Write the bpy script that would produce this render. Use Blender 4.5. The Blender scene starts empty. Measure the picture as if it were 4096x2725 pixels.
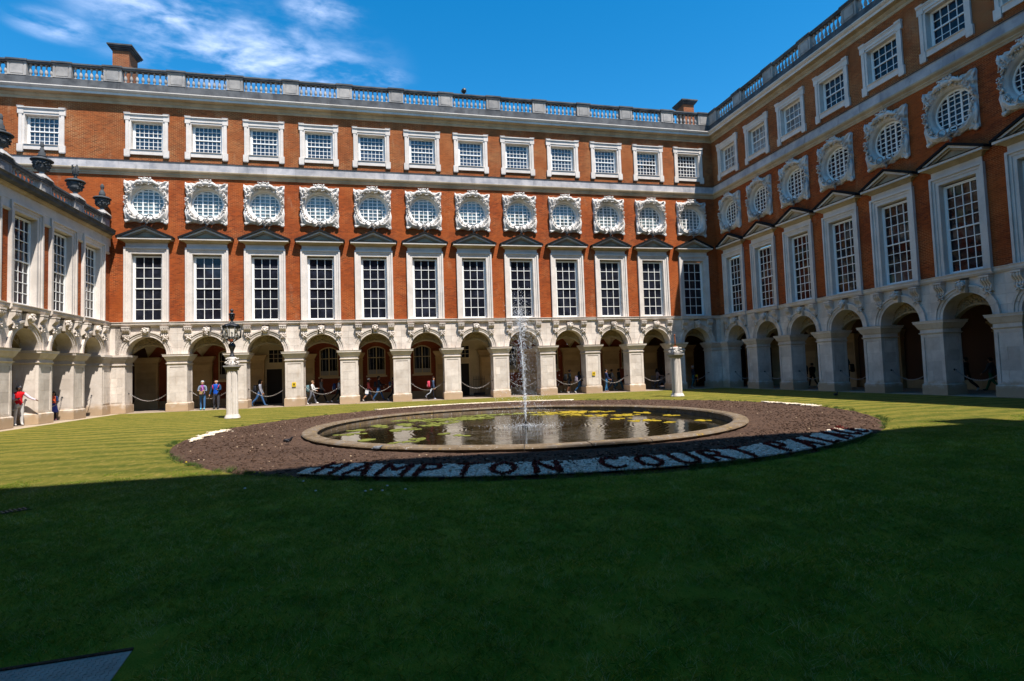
import bpy, bmesh, math, random
import numpy as np
from mathutils import Vector, Matrix
random.seed(7)
R = math.radians
sc = bpy.context.scene
col = sc.collection

# ------------------------------------------------------------------ camera, sky, sun, exposure
CAM = Vector((13.98, -38.47, 1.77))
YAW, PIT, ROL = R(13.07767), R(3.10887), R(-1.89495)
def cam_axes():
    cy, sy, cp, sp = math.cos(YAW), math.sin(YAW), math.cos(PIT), math.sin(PIT)
    f = Vector((sy*cp, cy*cp, sp)); r = Vector((cy, -sy, 0)); u = r.cross(f)
    cr, sr = math.cos(ROL), math.sin(ROL)
    return r*cr + u*sr, u*cr - r*sr, f
r_, u_, f_ = cam_axes()
cd = bpy.data.cameras.new('camera'); cam = bpy.data.objects.new('camera', cd); col.objects.link(cam)
cam.matrix_world = Matrix(((r_.x, u_.x, -f_.x, CAM.x), (r_.y, u_.y, -f_.y, CAM.y), (r_.z, u_.z, -f_.z, CAM.z), (0, 0, 0, 1)))
cd.sensor_width = 36; cd.lens = 36*2254.7/4096; cd.clip_start = 0.05; cd.clip_end = 3000
sc.camera = cam

SUN = Vector((0.235, -0.51, 1.0)).normalized()          # towards the sun
SUN_EL = math.asin(SUN.z); SUN_AZ = math.atan2(SUN.x, SUN.y)
sl = bpy.data.lights.new('sun', 'SUN'); sl.energy = 5.0; sl.angle = R(0.5); sl.color = (1.0, 0.94, 0.86)
so = bpy.data.objects.new('sun', sl); col.objects.link(so)
so.rotation_euler = SUN.to_track_quat('Z', 'Y').to_euler(); so.location = (20, -20, 60)

world = bpy.data.worlds.new('World'); sc.world = world; world.use_nodes = True
wn, wl = world.node_tree.nodes, world.node_tree.links
wn.clear()
def N(nt, t, **kw):
    n = nt.nodes.new(t)
    for k, v in kw.items(): setattr(n, k, v)
    return n
def L(nt, a, b): nt.links.new(a, b)
def make_world():
    nt = world.node_tree
    out = N(nt, 'ShaderNodeOutputWorld'); bg = N(nt, 'ShaderNodeBackground')
    sky = N(nt, 'ShaderNodeTexSky', sky_type='NISHITA', sun_disc=False, sun_elevation=SUN_EL, sun_rotation=SUN_AZ)
    sky.air_density = 1.0; sky.dust_density = 0.3; sky.ozone_density = 3.0; sky.altitude = 0
    # deeper, more saturated blue (the photograph's polarised sky)
    hsv = N(nt, 'ShaderNodeHueSaturation'); hsv.inputs['Saturation'].default_value = 1.42; hsv.inputs['Hue'].default_value = 0.492
    L(nt, sky.outputs[0], hsv.inputs['Color'])
    # clouds: direction projected on a high plane
    tc = N(nt, 'ShaderNodeTexCoord'); sep = N(nt, 'ShaderNodeSeparateXYZ'); L(nt, tc.outputs['Generated'], sep.inputs[0])
    zc = N(nt, 'ShaderNodeMath', operation='MAXIMUM'); L(nt, sep.outputs[2], zc.inputs[0]); zc.inputs[1].default_value = 0.02
    dx = N(nt, 'ShaderNodeMath', operation='DIVIDE'); L(nt, sep.outputs[0], dx.inputs[0]); L(nt, zc.outputs[0], dx.inputs[1])
    dy = N(nt, 'ShaderNodeMath', operation='DIVIDE'); L(nt, sep.outputs[1], dy.inputs[0]); L(nt, zc.outputs[0], dy.inputs[1])
    cmb = N(nt, 'ShaderNodeCombineXYZ'); L(nt, dx.outputs[0], cmb.inputs[0]); L(nt, dy.outputs[0], cmb.inputs[1])
    def noise(scale, detail, rough, off=(0, 0, 0), dist=0.0, sc3=(1, 1, 1), rot=0):
        m = N(nt, 'ShaderNodeMapping'); m.inputs['Location'].default_value = off; m.inputs['Scale'].default_value = sc3
        m.inputs['Rotation'].default_value = (0, 0, rot)
        L(nt, cmb.outputs[0], m.inputs[0])
        n = N(nt, 'ShaderNodeTexNoise'); n.inputs['Scale'].default_value = scale; n.inputs['Detail'].default_value = detail
        n.inputs['Roughness'].default_value = rough; n.inputs['Distortion'].default_value = dist
        L(nt, m.outputs[0], n.inputs['Vector']); return n.outputs['Fac']
    n1 = noise(4.6, 7, 0.52, CL_OFF, 0.3, (1, 1.0, 1), R(-28))
    n2 = noise(11, 5, 0.6, (9.3, 2.2, 0), 0.2, (1, 1.4, 1), R(-28))
    # broad cluster: distance to a cloud group centre in the same plane
    def blob(cx, cy, rx, ry):
        a = N(nt, 'ShaderNodeVectorMath', operation='SUBTRACT'); L(nt, cmb.outputs[0], a.inputs[0]); a.inputs[1].default_value = (cx, cy, 0)
        b = N(nt, 'ShaderNodeVectorMath', operation='MULTIPLY'); L(nt, a.outputs[0], b.inputs[0]); b.inputs[1].default_value = (1/rx, 1/ry, 0)
        c = N(nt, 'ShaderNodeVectorMath', operation='LENGTH'); L(nt, b.outputs[0], c.inputs[0])
        d = N(nt, 'ShaderNodeMapRange', interpolation_type='SMOOTHSTEP'); L(nt, c.outputs['Value'], d.inputs[0])
        d.inputs[1].default_value = 0.0; d.inputs[2].default_value = 1.0; d.inputs[3].default_value = 1; d.inputs[4].default_value = 0
        return d.outputs[0]
    bl = None
    for b in CL_BLOBS:
        o = blob(*b)
        if bl is None: bl = o
        else:
            mx = N(nt, 'ShaderNodeMath', operation='MAXIMUM'); L(nt, bl, mx.inputs[0]); L(nt, o, mx.inputs[1]); bl = mx.outputs[0]
    a = N(nt, 'ShaderNodeMath', operation='MULTIPLY_ADD'); L(nt, n1, a.inputs[0]); a.inputs[1].default_value = 0.75
    b2 = N(nt, 'ShaderNodeMath', operation='MULTIPLY'); L(nt, n2, b2.inputs[0]); b2.inputs[1].default_value = 0.30; L(nt, b2.outputs[0], a.inputs[2])
    c = N(nt, 'ShaderNodeMapRange', interpolation_type='SMOOTHSTEP'); L(nt, a.outputs[0], c.inputs[0])
    c.inputs[1].default_value = 0.42; c.inputs[2].default_value = 0.76
    d = N(nt, 'ShaderNodeMath', operation='MULTIPLY'); L(nt, c.outputs[0], d.inputs[0]); L(nt, bl, d.inputs[1])
    # fade clouds out near the horizon where the projection stretches
    h = N(nt, 'ShaderNodeMapRange', interpolation_type='SMOOTHSTEP'); L(nt, sep.outputs[2], h.inputs[0])
    h.inputs[1].default_value = 0.08; h.inputs[2].default_value = 0.22
    dm = N(nt, 'ShaderNodeMath', operation='MULTIPLY'); L(nt, d.outputs[0], dm.inputs[0]); L(nt, h.outputs[0], dm.inputs[1])
    mix = N(nt, 'ShaderNodeMix', data_type='RGBA'); L(nt, dm.outputs[0], mix.inputs['Factor'])
    L(nt, hsv.outputs[0], mix.inputs['A']); mix.inputs['B'].default_value = CL_COL
    L(nt, mix.outputs['Result'], bg.inputs['Color']); bg.inputs['Strength'].default_value = 0.125
    L(nt, bg.outputs[0], out.inputs[0])
CL_OFF = (3.1, 7.7, 0)
CL_BLOBS = [(-0.38, 1.84, 0.54, 0.38), (-0.56, 1.66, 0.32, 0.26), (-0.86, 1.76, 0.15, 0.12), (-0.04, 1.89, 0.20, 0.12), (-0.14, 1.56, 0.16, 0.12), (-0.18, 1.95, 0.22, 0.16), (2.2, 0.9, 0.5, 0.3), (-1.2, -1.4, 0.9, 0.5), (1.0, -2.0, 0.7, 0.4)]  # final blobs lie out of view, clouds added to lighten the shade
CL_COL = (4.6, 5.4, 7.4, 1)
make_world()
sc.view_settings.view_transform = 'Standard'; sc.view_settings.look = 'None'
sc.view_settings.exposure = 0.80; sc.view_settings.gamma = 1; sc.view_settings.use_curve_mapping = False
sc.cycles.max_bounces = 8; sc.cycles.diffuse_bounces = 4; sc.cycles.glossy_bounces = 4
sc.cycles.transparent_max_bounces = 8

# ------------------------------------------------------------------ materials
def mat(name, color=(0.5, 0.5, 0.5), rough=0.8, spec=0.3, metal=0.0):
    m = bpy.data.materials.new(name); m.use_nodes = True
    p = m.node_tree.nodes['Principled BSDF']
    p.inputs['Base Color'].default_value = (*color, 1); p.inputs['Roughness'].default_value = rough
    p.inputs['Specular IOR Level'].default_value = spec; p.inputs['Metallic'].default_value = metal
    return m
def pn(m): return m.node_tree.nodes['Principled BSDF']
def tex_noise(nt, vec, scale, detail=4, rough=0.55, stretch=(1, 1, 1), loc=(0, 0, 0)):
    mp = N(nt, 'ShaderNodeMapping'); mp.inputs['Scale'].default_value = stretch; mp.inputs['Location'].default_value = loc
    L(nt, vec, mp.inputs[0])
    n = N(nt, 'ShaderNodeTexNoise'); n.inputs['Scale'].default_value = scale; n.inputs['Detail'].default_value = detail
    n.inputs['Roughness'].default_value = rough; L(nt, mp.outputs[0], n.inputs['Vector'])
    return n.outputs['Fac']
def ramp(nt, fac, stops):
    r = N(nt, 'ShaderNodeValToRGB'); e = r.color_ramp.elements
    while len(e) < len(stops): e.new(0.5)
    for i, (p, c) in enumerate(stops):
        e[i].position = p; e[i].color = (*c, 1) if len(c) == 3 else c
    L(nt, fac, r.inputs[0]); return r.outputs['Color']
def mixc(nt, fac, a, b, mode='MIX'):
    m = N(nt, 'ShaderNodeMix', data_type='RGBA', blend_type=mode)
    for s, v in (('Factor', fac), ('A', a), ('B', b)):
        if isinstance(v, (int, float)): m.inputs[s].default_value = v
        elif isinstance(v, tuple): m.inputs[s].default_value = (*v, 1) if len(v) == 3 else v
        else: L(nt, v, m.inputs[s])
    return m.outputs['Result']
def mrange(nt, v, a, b, c=0.0, d=1.0, smooth=True):
    m = N(nt, 'ShaderNodeMapRange'); m.interpolation_type = 'SMOOTHSTEP' if smooth else 'LINEAR'
    L(nt, v, m.inputs[0])
    for i, x in enumerate((a, b, c, d)): m.inputs[i+1].default_value = x
    return m.outputs[0]
def mth(nt, op, a, b=None):
    m = N(nt, 'ShaderNodeMath', operation=op)
    for i, v in enumerate((a, b)):
        if v is None: continue
        if isinstance(v, (int, float)): m.inputs[i].default_value = v
        else: L(nt, v, m.inputs[i])
    return m.outputs[0]
def bump(nt, m, h, strength=0.3, dist=0.02):
    b = N(nt, 'ShaderNodeBump'); b.inputs['Strength'].default_value = strength; b.inputs['Distance'].default_value = dist
    L(nt, h, b.inputs['Height']); L(nt, b.outputs[0], pn(m).inputs['Normal'])
def geo_pos(nt): return N(nt, 'ShaderNodeNewGeometry').outputs['Position']
def sepz(nt, v):
    s = N(nt, 'ShaderNodeSeparateXYZ'); L(nt, v, s.inputs[0]); return s.outputs

def stone_mat(name, c0=(0.50, 0.46, 0.39), c1=(0.37, 0.345, 0.30), dirt=(0.13, 0.125, 0.12), dirt_amt=0.35, streak=0.5, base_stain=0.0, objvar=0.16):
    m = mat(name, c0, 0.85, 0.25); nt = m.node_tree; P = geo_pos(nt)
    n1 = tex_noise(nt, P, 1.3, 6, 0.6); n2 = tex_noise(nt, P, 9, 5, 0.6)
    c = mixc(nt, mrange(nt, n1, 0.35, 0.68), c0, c1)
    c = mixc(nt, mrange(nt, n2, 0.45, 0.75, 0, 0.35), c, tuple(x*0.72 for x in c0))
    st = tex_noise(nt, P, 2.6, 5, 0.65, (1, 1, 0.16))
    c = mixc(nt, mrange(nt, st, 0.56, 0.78, 0, streak), c, dirt)
    d = tex_noise(nt, P, 0.9, 7, 0.7, (1, 1, 0.6), (5, 2, 1))
    c = mixc(nt, mrange(nt, d, 0.58, 0.80, 0, dirt_amt), c, dirt)
    if base_stain:
        z = sepz(nt, P)[2]; zz = mth(nt, 'ADD', z, mth(nt, 'MULTIPLY', tex_noise(nt, P, 2.2, 5, 0.6), 0.9))
        c = mixc(nt, mrange(nt, zz, 0.75, 1.15, base_stain, 0), c, (0.36, 0.235, 0.12))
        s2 = tex_noise(nt, P, 2.0, 6, 0.7, (1, 1, 0.18), (3, 8, 0))
        c = mixc(nt, mrange(nt, s2, 0.60, 0.74, 0, 0.45), c, (0.34, 0.22, 0.12))
    oi = N(nt, 'ShaderNodeObjectInfo')
    v = mrange(nt, oi.outputs['Random'], 0, 1, 1-objvar, 1+objvar*0.5, False)
    hs = N(nt, 'ShaderNodeHueSaturation'); L(nt, v, hs.inputs['Value']); L(nt, c, hs.inputs['Color'])
    L(nt, hs.outputs[0], pn(m).inputs['Base Color'])
    hgt = mth(nt, 'ADD', n2, mth(nt, 'MULTIPLY', tex_noise(nt, P, 40, 3, 0.6), 0.4))
    bump(nt, m, hgt, 0.35, 0.015)
    return m
def brick_mat(name, cols, mortar, mortar2, soft=0.5, patch=0.5, ms=0.007):
    m = mat(name, cols[0], 0.9, 0.2); nt = m.node_tree
    tc = N(nt, 'ShaderNodeTexCoord'); s = sepz(nt, tc.outputs['Object'])
    u = mth(nt, 'ADD', s[0], s[1]); cb = N(nt, 'ShaderNodeCombineXYZ'); L(nt, u, cb.inputs[0]); L(nt, s[2], cb.inputs[1])
    def br(c1, c2, mo, bias):
        b = N(nt, 'ShaderNodeTexBrick'); b.offset = 0.5; b.squash = 1
        b.inputs['Scale'].default_value = 1; b.inputs['Brick Width'].default_value = 0.235; b.inputs['Row Height'].default_value = 0.078
        b.inputs['Mortar Size'].default_value = ms; b.inputs['Mortar Smooth'].default_value = 0.1; b.inputs['Bias'].default_value = bias
        b.inputs['Color1'].default_value = (*c1, 1); b.inputs['Color2'].default_value = (*c2, 1)
        if isinstance(mo, tuple): b.inputs['Mortar'].default_value = (*mo, 1)
        else: L(nt, mo, b.inputs['Mortar'])
        L(nt, cb.outputs[0], b.inputs['Vector']); return b
    P = geo_pos(nt)
    n_patch = tex_noise(nt, P, 0.55, 5, 0.6)
    mo = mixc(nt, mrange(nt, n_patch, 0.42, 0.62), mortar, mortar2)
    b1 = br(cols[0], cols[1], mo, 0.0); b2 = br(cols[2], cols[3], mo, -0.15)
    n_c = tex_noise(nt, P, 2.4, 6, 0.8, (1, 1, 3.0))
    c = mixc(nt, mrange(nt, n_c, 0.47, 0.70, 0, patch), b1.outputs['Color'], b2.outputs['Color'])
    n_l = tex_noise(nt, P, 0.8, 7, 0.65, (1, 1, 0.7), (7, 3, 2))
    c = mixc(nt, mrange(nt, n_l, 0.50, 0.78, 0, 0.6), c, tuple(x*0.4 for x in cols[0]))
    n_v = tex_noise(nt, P, 0.35, 4, 0.6, (1, 1, 1), (2, 9, 4)); c = mixc(nt, mrange(nt, n_v, 0.40, 0.68, 0, 0.5), c, tuple(x*y for x, y in zip(cols[0], (1.1, 1.4, 1.5))))
    n_s = tex_noise(nt, P, 3.0, 4, 0.7, (1, 1, 4.5), (4, 4, 1)); c = mixc(nt, mrange(nt, n_s, 0.50, 0.68, 0, 0.45), c, tuple(x*0.35 for x in cols[0]))
    n_w = tex_noise(nt, P, 1.1, 5, 0.7, (1, 1, 0.35), (9, 1, 6)); c = mixc(nt, mrange(nt, n_w, 0.58, 0.75, 0, 0.35), c, (0.42, 0.26, 0.15))
    L(nt, c, pn(m).inputs['Base Color'])
    h = mth(nt, 'SUBTRACT', mth(nt, 'MULTIPLY', tex_noise(nt, P, 22, 3), 0.5), b1.outputs['Fac'])
    bump(nt, m, h, 0.5, 0.012)
    return m
M = {}
M['brick'] = brick_mat('brick_upper', [(0.29, 0.066, 0.016), (0.11, 0.026, 0.010), (0.09, 0.024, 0.011), (0.34, 0.098, 0.024)], (0.33, 0.14, 0.05), (0.52, 0.30, 0.13), patch=0.8, ms=0.010)
M['brick_rubbed'] = brick_mat('brick_rubbed', [(0.34, 0.064, 0.011), (0.12, 0.024, 0.008), (0.09, 0.021, 0.010), (0.42, 0.090, 0.016)], (0.27, 0.072, 0.024), (0.48, 0.19, 0.07), patch=0.8, ms=0.009)
M['brick_in'] = brick_mat('brick_walk', [(0.26, 0.055, 0.022), (0.18, 0.038, 0.017), (0.12, 0.03, 0.016), (0.28, 0.07, 0.03)], (0.26, 0.09, 0.05), (0.24, 0.08, 0.05), patch=0.4)
M['brick_ch'] = brick_mat('brick_chimney', [(0.30, 0.085, 0.03), (0.18, 0.05, 0.022), (0.10, 0.045, 0.03), (0.34, 0.12, 0.04)], (0.36, 0.22, 0.12), (0.36, 0.25, 0.14), patch=0.9)
M['stone'] = stone_mat('portland_stone', (0.58, 0.52, 0.46), (0.42, 0.38, 0.34))
M['stone_low'] = stone_mat('portland_stone_arcade', (0.66, 0.585, 0.515), (0.53, 0.455, 0.39), (0.24, 0.195, 0.155), 0.3, 0.3, base_stain=0.8)
M['stone_in'] = stone_mat('walk_stone', (0.52, 0.37, 0.20), (0.44, 0.30, 0.155), (0.22, 0.14, 0.07), 0.2, 0.2, objvar=0.3)
M['stone_trim'] = stone_mat('window_stone', (0.66, 0.60, 0.545), (0.56, 0.505, 0.455), (0.30, 0.27, 0.24), 0.15, 0.22, objvar=0.08)
M['stone_carved'] = stone_mat('carved_stone', (0.66, 0.61, 0.56), (0.46, 0.43, 0.395), (0.09, 0.085, 0.08), 0.55, 0.35, objvar=0.06)
M['stone_relief'] = stone_mat('relief_stone', (0.36, 0.29, 0.19), (0.27, 0.21, 0.13), (0.08, 0.06, 0.04), 0.5, 0.2)
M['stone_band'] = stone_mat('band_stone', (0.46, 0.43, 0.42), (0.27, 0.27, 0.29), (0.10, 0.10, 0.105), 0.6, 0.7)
M['stone_dark'] = stone_mat('weathered_stone', (0.105, 0.108, 0.112), (0.05, 0.053, 0.058), (0.03, 0.03, 0.032), 0.6, 0.8)
M['stone_bal'] = stone_mat('balustrade_stone', (0.36, 0.335, 0.31), (0.22, 0.21, 0.205), (0.09, 0.09, 0.09), 0.5, 0.4)
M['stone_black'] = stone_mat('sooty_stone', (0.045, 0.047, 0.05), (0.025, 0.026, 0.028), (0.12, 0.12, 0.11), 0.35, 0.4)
M['urn'] = stone_mat('urn_stone', (0.075, 0.08, 0.085), (0.035, 0.037, 0.04), (0.2, 0.19, 0.16), 0.35, 0.2)
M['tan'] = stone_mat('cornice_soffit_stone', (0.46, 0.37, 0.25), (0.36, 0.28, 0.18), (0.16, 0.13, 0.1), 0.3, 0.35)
M['mortar'] = mat('mortar', (0.16, 0.14, 0.12), 0.95)
M['plaster'] = stone_mat('limewash', (0.62, 0.52, 0.36), (0.54, 0.45, 0.31), (0.2, 0.17, 0.12), 0.15, 0.15)
M['white'] = mat('white_paint', (0.78, 0.77, 0.74), 0.45, 0.4)
M['cream'] = mat('cream_paint', (0.52, 0.42, 0.26), 0.5, 0.4)
M['lead'] = mat('dark_lead', (0.012, 0.012, 0.013), 0.9, 0.12)
M['iron'] = mat('black_iron', (0.018, 0.02, 0.024), 0.45, 0.5)
M['chain'] = mat('chain_iron', (0.38, 0.35, 0.33), 0.38, 0.5, 0.6)
M['rust'] = mat('rusty_iron', (0.30, 0.09, 0.025), 0.85)
M['yellow'] = mat('yellow_enamel', (0.78, 0.52, 0.015), 0.4)
M['black'] = mat('black_print', (0.01, 0.01, 0.01), 0.5)
M['wood_and_dim'] = mat('brown_door_and_dim_wall', (0.075, 0.028, 0.013), 0.55)  # door wood; also darkens walk walls in place of shade
M['darkdoor'] = mat('dark_door', (0.012, 0.010, 0.010), 0.6)
M['bench'] = mat('pale_bench_paint', (0.30, 0.31, 0.33), 0.6)
M['roof'] = mat('roof_slate', (0.07, 0.075, 0.085), 0.8)

def glass_mat(name, c, spec=0.28, tint=None):
    m = mat(name, c, 0.05, spec); nt = m.node_tree
    P = geo_pos(nt)
    oi = N(nt, 'ShaderNodeObjectInfo')
    if tint:
        v = N(nt, 'ShaderNodeTexVoronoi'); v.inputs['Scale'].default_value = 1.7; L(nt, P, v.inputs['Vector'])
        s = N(nt, 'ShaderNodeSeparateColor'); L(nt, v.outputs['Color'], s.inputs[0])
        cr = ramp(nt, s.outputs[0], [(0, (0.004, 0.005, 0.008)), (0.28, (0.05, 0.012, 0.006)), (0.45, (0.009, 0.03, 0.04)), (0.58, (0.10, 0.042, 0.012)), (0.72, (0.02, 0.075, 0.05)), (0.84, (0.16, 0.06, 0.035)), (0.95, (0.01, 0.01, 0.012))])
        n = tex_noise(nt, P, 2.5, 5, 0.7)
        c2 = mixc(nt, mrange(nt, n, 0.35, 0.62), (0.006, 0.005, 0.007), cr)
        L(nt, c2, pn(m).inputs['Base Color'])
    else:
        n = tex_noise(nt, P, 1.1, 4, 0.6)
        c2 = mixc(nt, mrange(nt, n, 0.4, 0.65), c, tuple(x*2.4 for x in c))
        L(nt, c2, pn(m).inputs['Base Color'])
    bump(nt, m, tex_noise(nt, P, 2.2, 2, 0.5), 0.05, 0.05)
    return m
M['glass'] = glass_mat('window_glass', (0.008, 0.009, 0.014))
M['glass_tap'] = glass_mat('window_glass_before_tapestries', (0.01, 0.01, 0.012), tint=True)
M['glass_round'] = glass_mat('round_window_glass', (0.085, 0.115, 0.12), 0.8)
M['glass_top'] = glass_mat('upper_window_glass', (0.014, 0.018, 0.026), 0.9)
M['glass_curt'] = glass_mat('glass_before_pale_curtain', (0.13, 0.125, 0.12))
M['glass_in'] = glass_mat('walk_window_glass', (0.006, 0.006, 0.008))

# ------------------------------------------------------------------ mesh helpers
class MB:
    def __init__(s): s.v = []; s.f = []; s.m = []; s.sm = []
    def add(s, vs, fs, m=0, smooth=False):
        o = len(s.v); s.v += [tuple(x) for x in vs]
        for f in fs: s.f.append(tuple(o+i for i in f)); s.m.append(m); s.sm.append(smooth)
    def box(s, x0, x1, y0, y1, z0, z1, m=0):
        s.add([(x0,y0,z0),(x1,y0,z0),(x1,y1,z0),(x0,y1,z0),(x0,y0,z1),(x1,y0,z1),(x1,y1,z1),(x0,y1,z1)],
              [(0,3,2,1),(4,5,6,7),(0,1,5,4),(1,2,6,5),(2,3,7,6),(3,0,4,7)], m)
    def frustum(s, a, b, z0, z1, m=0):   # a,b = (x0,x1,y0,y1) at z0 and z1
        s.add([(a[0],a[2],z0),(a[1],a[2],z0),(a[1],a[3],z0),(a[0],a[3],z0),(b[0],b[2],z1),(b[1],b[2],z1),(b[1],b[3],z1),(b[0],b[3],z1)],
              [(0,3,2,1),(4,5,6,7),(0,1,5,4),(1,2,6,5),(2,3,7,6),(3,0,4,7)], m)
    def prism(s, pts, d0, d1, m=0, smooth_side=False):   # pts (u,z) counter-clockwise seen from the front (-d)
        n = len(pts)
        s.add([(p[0], d0, p[1]) for p in pts] + [(p[0], d1, p[1]) for p in pts], [tuple(range(n)), tuple(range(2*n-1, n-1, -1))], m)
        o = len(s.v) - 2*n
        for i in range(n):
            j = (i+1) % n; s.f.append((o+i, o+n+i, o+n+j, o+j)); s.m.append(m); s.sm.append(smooth_side)
    def sweep(s, prof, u0, u1, k0=0.0, k1=0.0, ms=None):   # prof [(d,z)...] closed; ends cut by u = u0 + k0*d, u1 + k1*d
        n = len(prof); vs = [(u0+k0*d, d, z) for d, z in prof] + [(u1+k1*d, d, z) for d, z in prof]
        o = len(s.v); s.v += vs
        for i in range(n):
            j = (i+1) % n; s.f.append((o+i, o+j, o+n+j, o+n+i)); s.m.append(ms[i] if ms else 0); s.sm.append(False)
        s.f.append(tuple(range(o+n-1, o-1, -1))); s.m.append(ms[0] if ms else 0); s.sm.append(False)
        s.f.append(tuple(range(o+n, o+2*n))); s.m.append(ms[0] if ms else 0); s.sm.append(False)
    def lathe(s, prof, n=12, c=(0, 0, 0), m=0, smooth=True, sx=1, sy=1, a0=0.0):
        o = len(s.v)
        for r, z in prof:
            for i in range(n):
                a = a0 + 2*math.pi*i/n; s.v.append((c[0]+r*sx*math.cos(a), c[1]+r*sy*math.sin(a), c[2]+z))
        for k in range(len(prof)-1):
            for i in range(n):
                j = (i+1) % n; s.f.append((o+k*n+i, o+k*n+j, o+(k+1)*n+j, o+(k+1)*n+i)); s.m.append(m); s.sm.append(smooth)
        s.f.append(tuple(o+i for i in range(n-1, -1, -1))); s.m.append(m); s.sm.append(False)
        k = len(prof)-1; s.f.append(tuple(o+k*n+i for i in range(n))); s.m.append(m); s.sm.append(False)
    def tube(s, path, rs, n=6, m=0, smooth=True):
        path = [Vector(p) for p in path]
        if not isinstance(rs, (list, tuple)): rs = [rs]*len(path)
        o = len(s.v); up = Vector((0.13, 0.21, 1)).normalized()
        for i, p in enumerate(path):
            t = (path[min(i+1, len(path)-1)] - path[max(i-1, 0)]).normalized()
            a = t.cross(up)
            if a.length < 1e-3: a = t.cross(Vector((1, 0, 0)))
            a.normalize(); b = t.cross(a)
            for k in range(n):
                an = 2*math.pi*k/n; s.v.append(tuple(p + (a*math.cos(an) + b*math.sin(an))*rs[i]))
        for i in range(len(path)-1):
            for k in range(n):
                j = (k+1) % n; s.f.append((o+i*n+k, o+i*n+j, o+(i+1)*n+j, o+(i+1)*n+k)); s.m.append(m); s.sm.append(smooth)
        s.f.append(tuple(o+k for k in range(n-1, -1, -1))); s.m.append(m); s.sm.append(False)
        e = o+(len(path)-1)*n; s.f.append(tuple(e+k for k in range(n))); s.m.append(m); s.sm.append(False)
    def ico(s, c, r, m=0, rot=None, sub=0):
        V, F = ICO[sub]
        if isinstance(r, (int, float)): r = (r, r, r)
        o = len(s.v)
        for v in V:
            q = Vector((v[0]*r[0], v[1]*r[1], v[2]*r[2]))
            if rot is not None: q = rot @ q
            s.v.append((q.x+c[0], q.y+c[1], q.z+c[2]))
        for f in F: s.f.append((o+f[0], o+f[1], o+f[2])); s.m.append(m); s.sm.append(True)
    def xform(s, mtx, start=0):
        for i in range(start, len(s.v)): s.v[i] = tuple(mtx @ Vector(s.v[i]))
    def mesh(s, name, mats):
        me = bpy.data.meshes.new(name); me.from_pydata(s.v, [], s.f)
        for m in mats: me.materials.append(M[m] if isinstance(m, str) else m)
        me.polygons.foreach_set('material_index', s.m); me.polygons.foreach_set('use_smooth', s.sm)
        me.update(); return me
    def build(s, name, mats, parent=None, loc=(0, 0, 0)):
        return inst(name, s.mesh(name, mats), parent, loc)
def make_ico():
    t = (1+5**0.5)/2
    V = [(-1,t,0),(1,t,0),(-1,-t,0),(1,-t,0),(0,-1,t),(0,1,t),(0,-1,-t),(0,1,-t),(t,0,-1),(t,0,1),(-t,0,-1),(-t,0,1)]
    V = [tuple(Vector(v).normalized()) for v in V]
    F = [(0,11,5),(0,5,1),(0,1,7),(0,7,10),(0,10,11),(1,5,9),(5,11,4),(11,10,2),(10,7,6),(7,1,8),(3,9,4),(3,4,2),(3,2,6),(3,6,8),(3,8,9),(4,9,5),(2,4,11),(6,2,10),(8,6,7),(9,8,1)]
    res = [(V, F)]
    for _ in range(2):
        V2 = list(V); F2 = []; cache = {}
        def mid(a, b):
            k = (min(a, b), max(a, b))
            if k not in cache: cache[k] = len(V2); V2.append(tuple((Vector(V2[a])+Vector(V2[b])).normalized()))
            return cache[k]
        for a, b, c in F:
            x, y, z = mid(a, b), mid(b, c), mid(c, a); F2 += [(a,x,z),(b,y,x),(c,z,y),(x,y,z)]
        V, F = V2, F2; res.append((V, F))
    return res
ICO = make_ico()
OCT = ([(1,0,0),(-1,0,0),(0,1,0),(0,-1,0),(0,0,1),(0,0,-1)], [(0,2,4),(2,1,4),(1,3,4),(3,0,4),(2,0,5),(1,2,5),(3,1,5),(0,3,5)])
def inst(name, me, parent=None, loc=(0, 0, 0), rot=None):
    o = bpy.data.objects.new(name, me); col.objects.link(o)
    if parent is not None: o.parent = parent
    o.location = loc
    if rot is not None: o.rotation_euler = rot
    return o
def empty(name, loc=(0, 0, 0), rz=0.0):
    o = bpy.data.objects.new(name, None); col.objects.link(o); o.location = loc; o.rotation_euler = (0, 0, rz)
    o.empty_display_size = 0.3; return o
def tag(o, label, cat, group=None):
    o['label'] = label; o['category'] = cat
    if group: o['group'] = group
    return o
def kind(o, k): o['kind'] = k; return o
def copy_tree(o, parent=None):
    c = o.copy(); col.objects.link(c)
    if parent is not None: c.parent = parent
    for ch in o.children: copy_tree(ch, c)
    return c
def arc(cx, cz, r, a0, a1, n):
    return [(cx + r*math.cos(a0+(a1-a0)*i/n), cz + r*math.sin(a0+(a1-a0)*i/n)) for i in range(n+1)]
def clip_poly(poly, f):
    out = []
    for i in range(len(poly)):
        a, b = poly[i-1], poly[i]; fa, fb = f(a), f(b)
        if fa >= 0: 
            if fb < 0: t = fa/(fa-fb); out.append((a[0]+(b[0]-a[0])*t, a[1]+(b[1]-a[1])*t))
            else: out.append(b)
        elif fb >= 0:
            t = fa/(fa-fb); out.append((a[0]+(b[0]-a[0])*t, a[1]+(b[1]-a[1])*t)); out.append(b)
    return out

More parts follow.
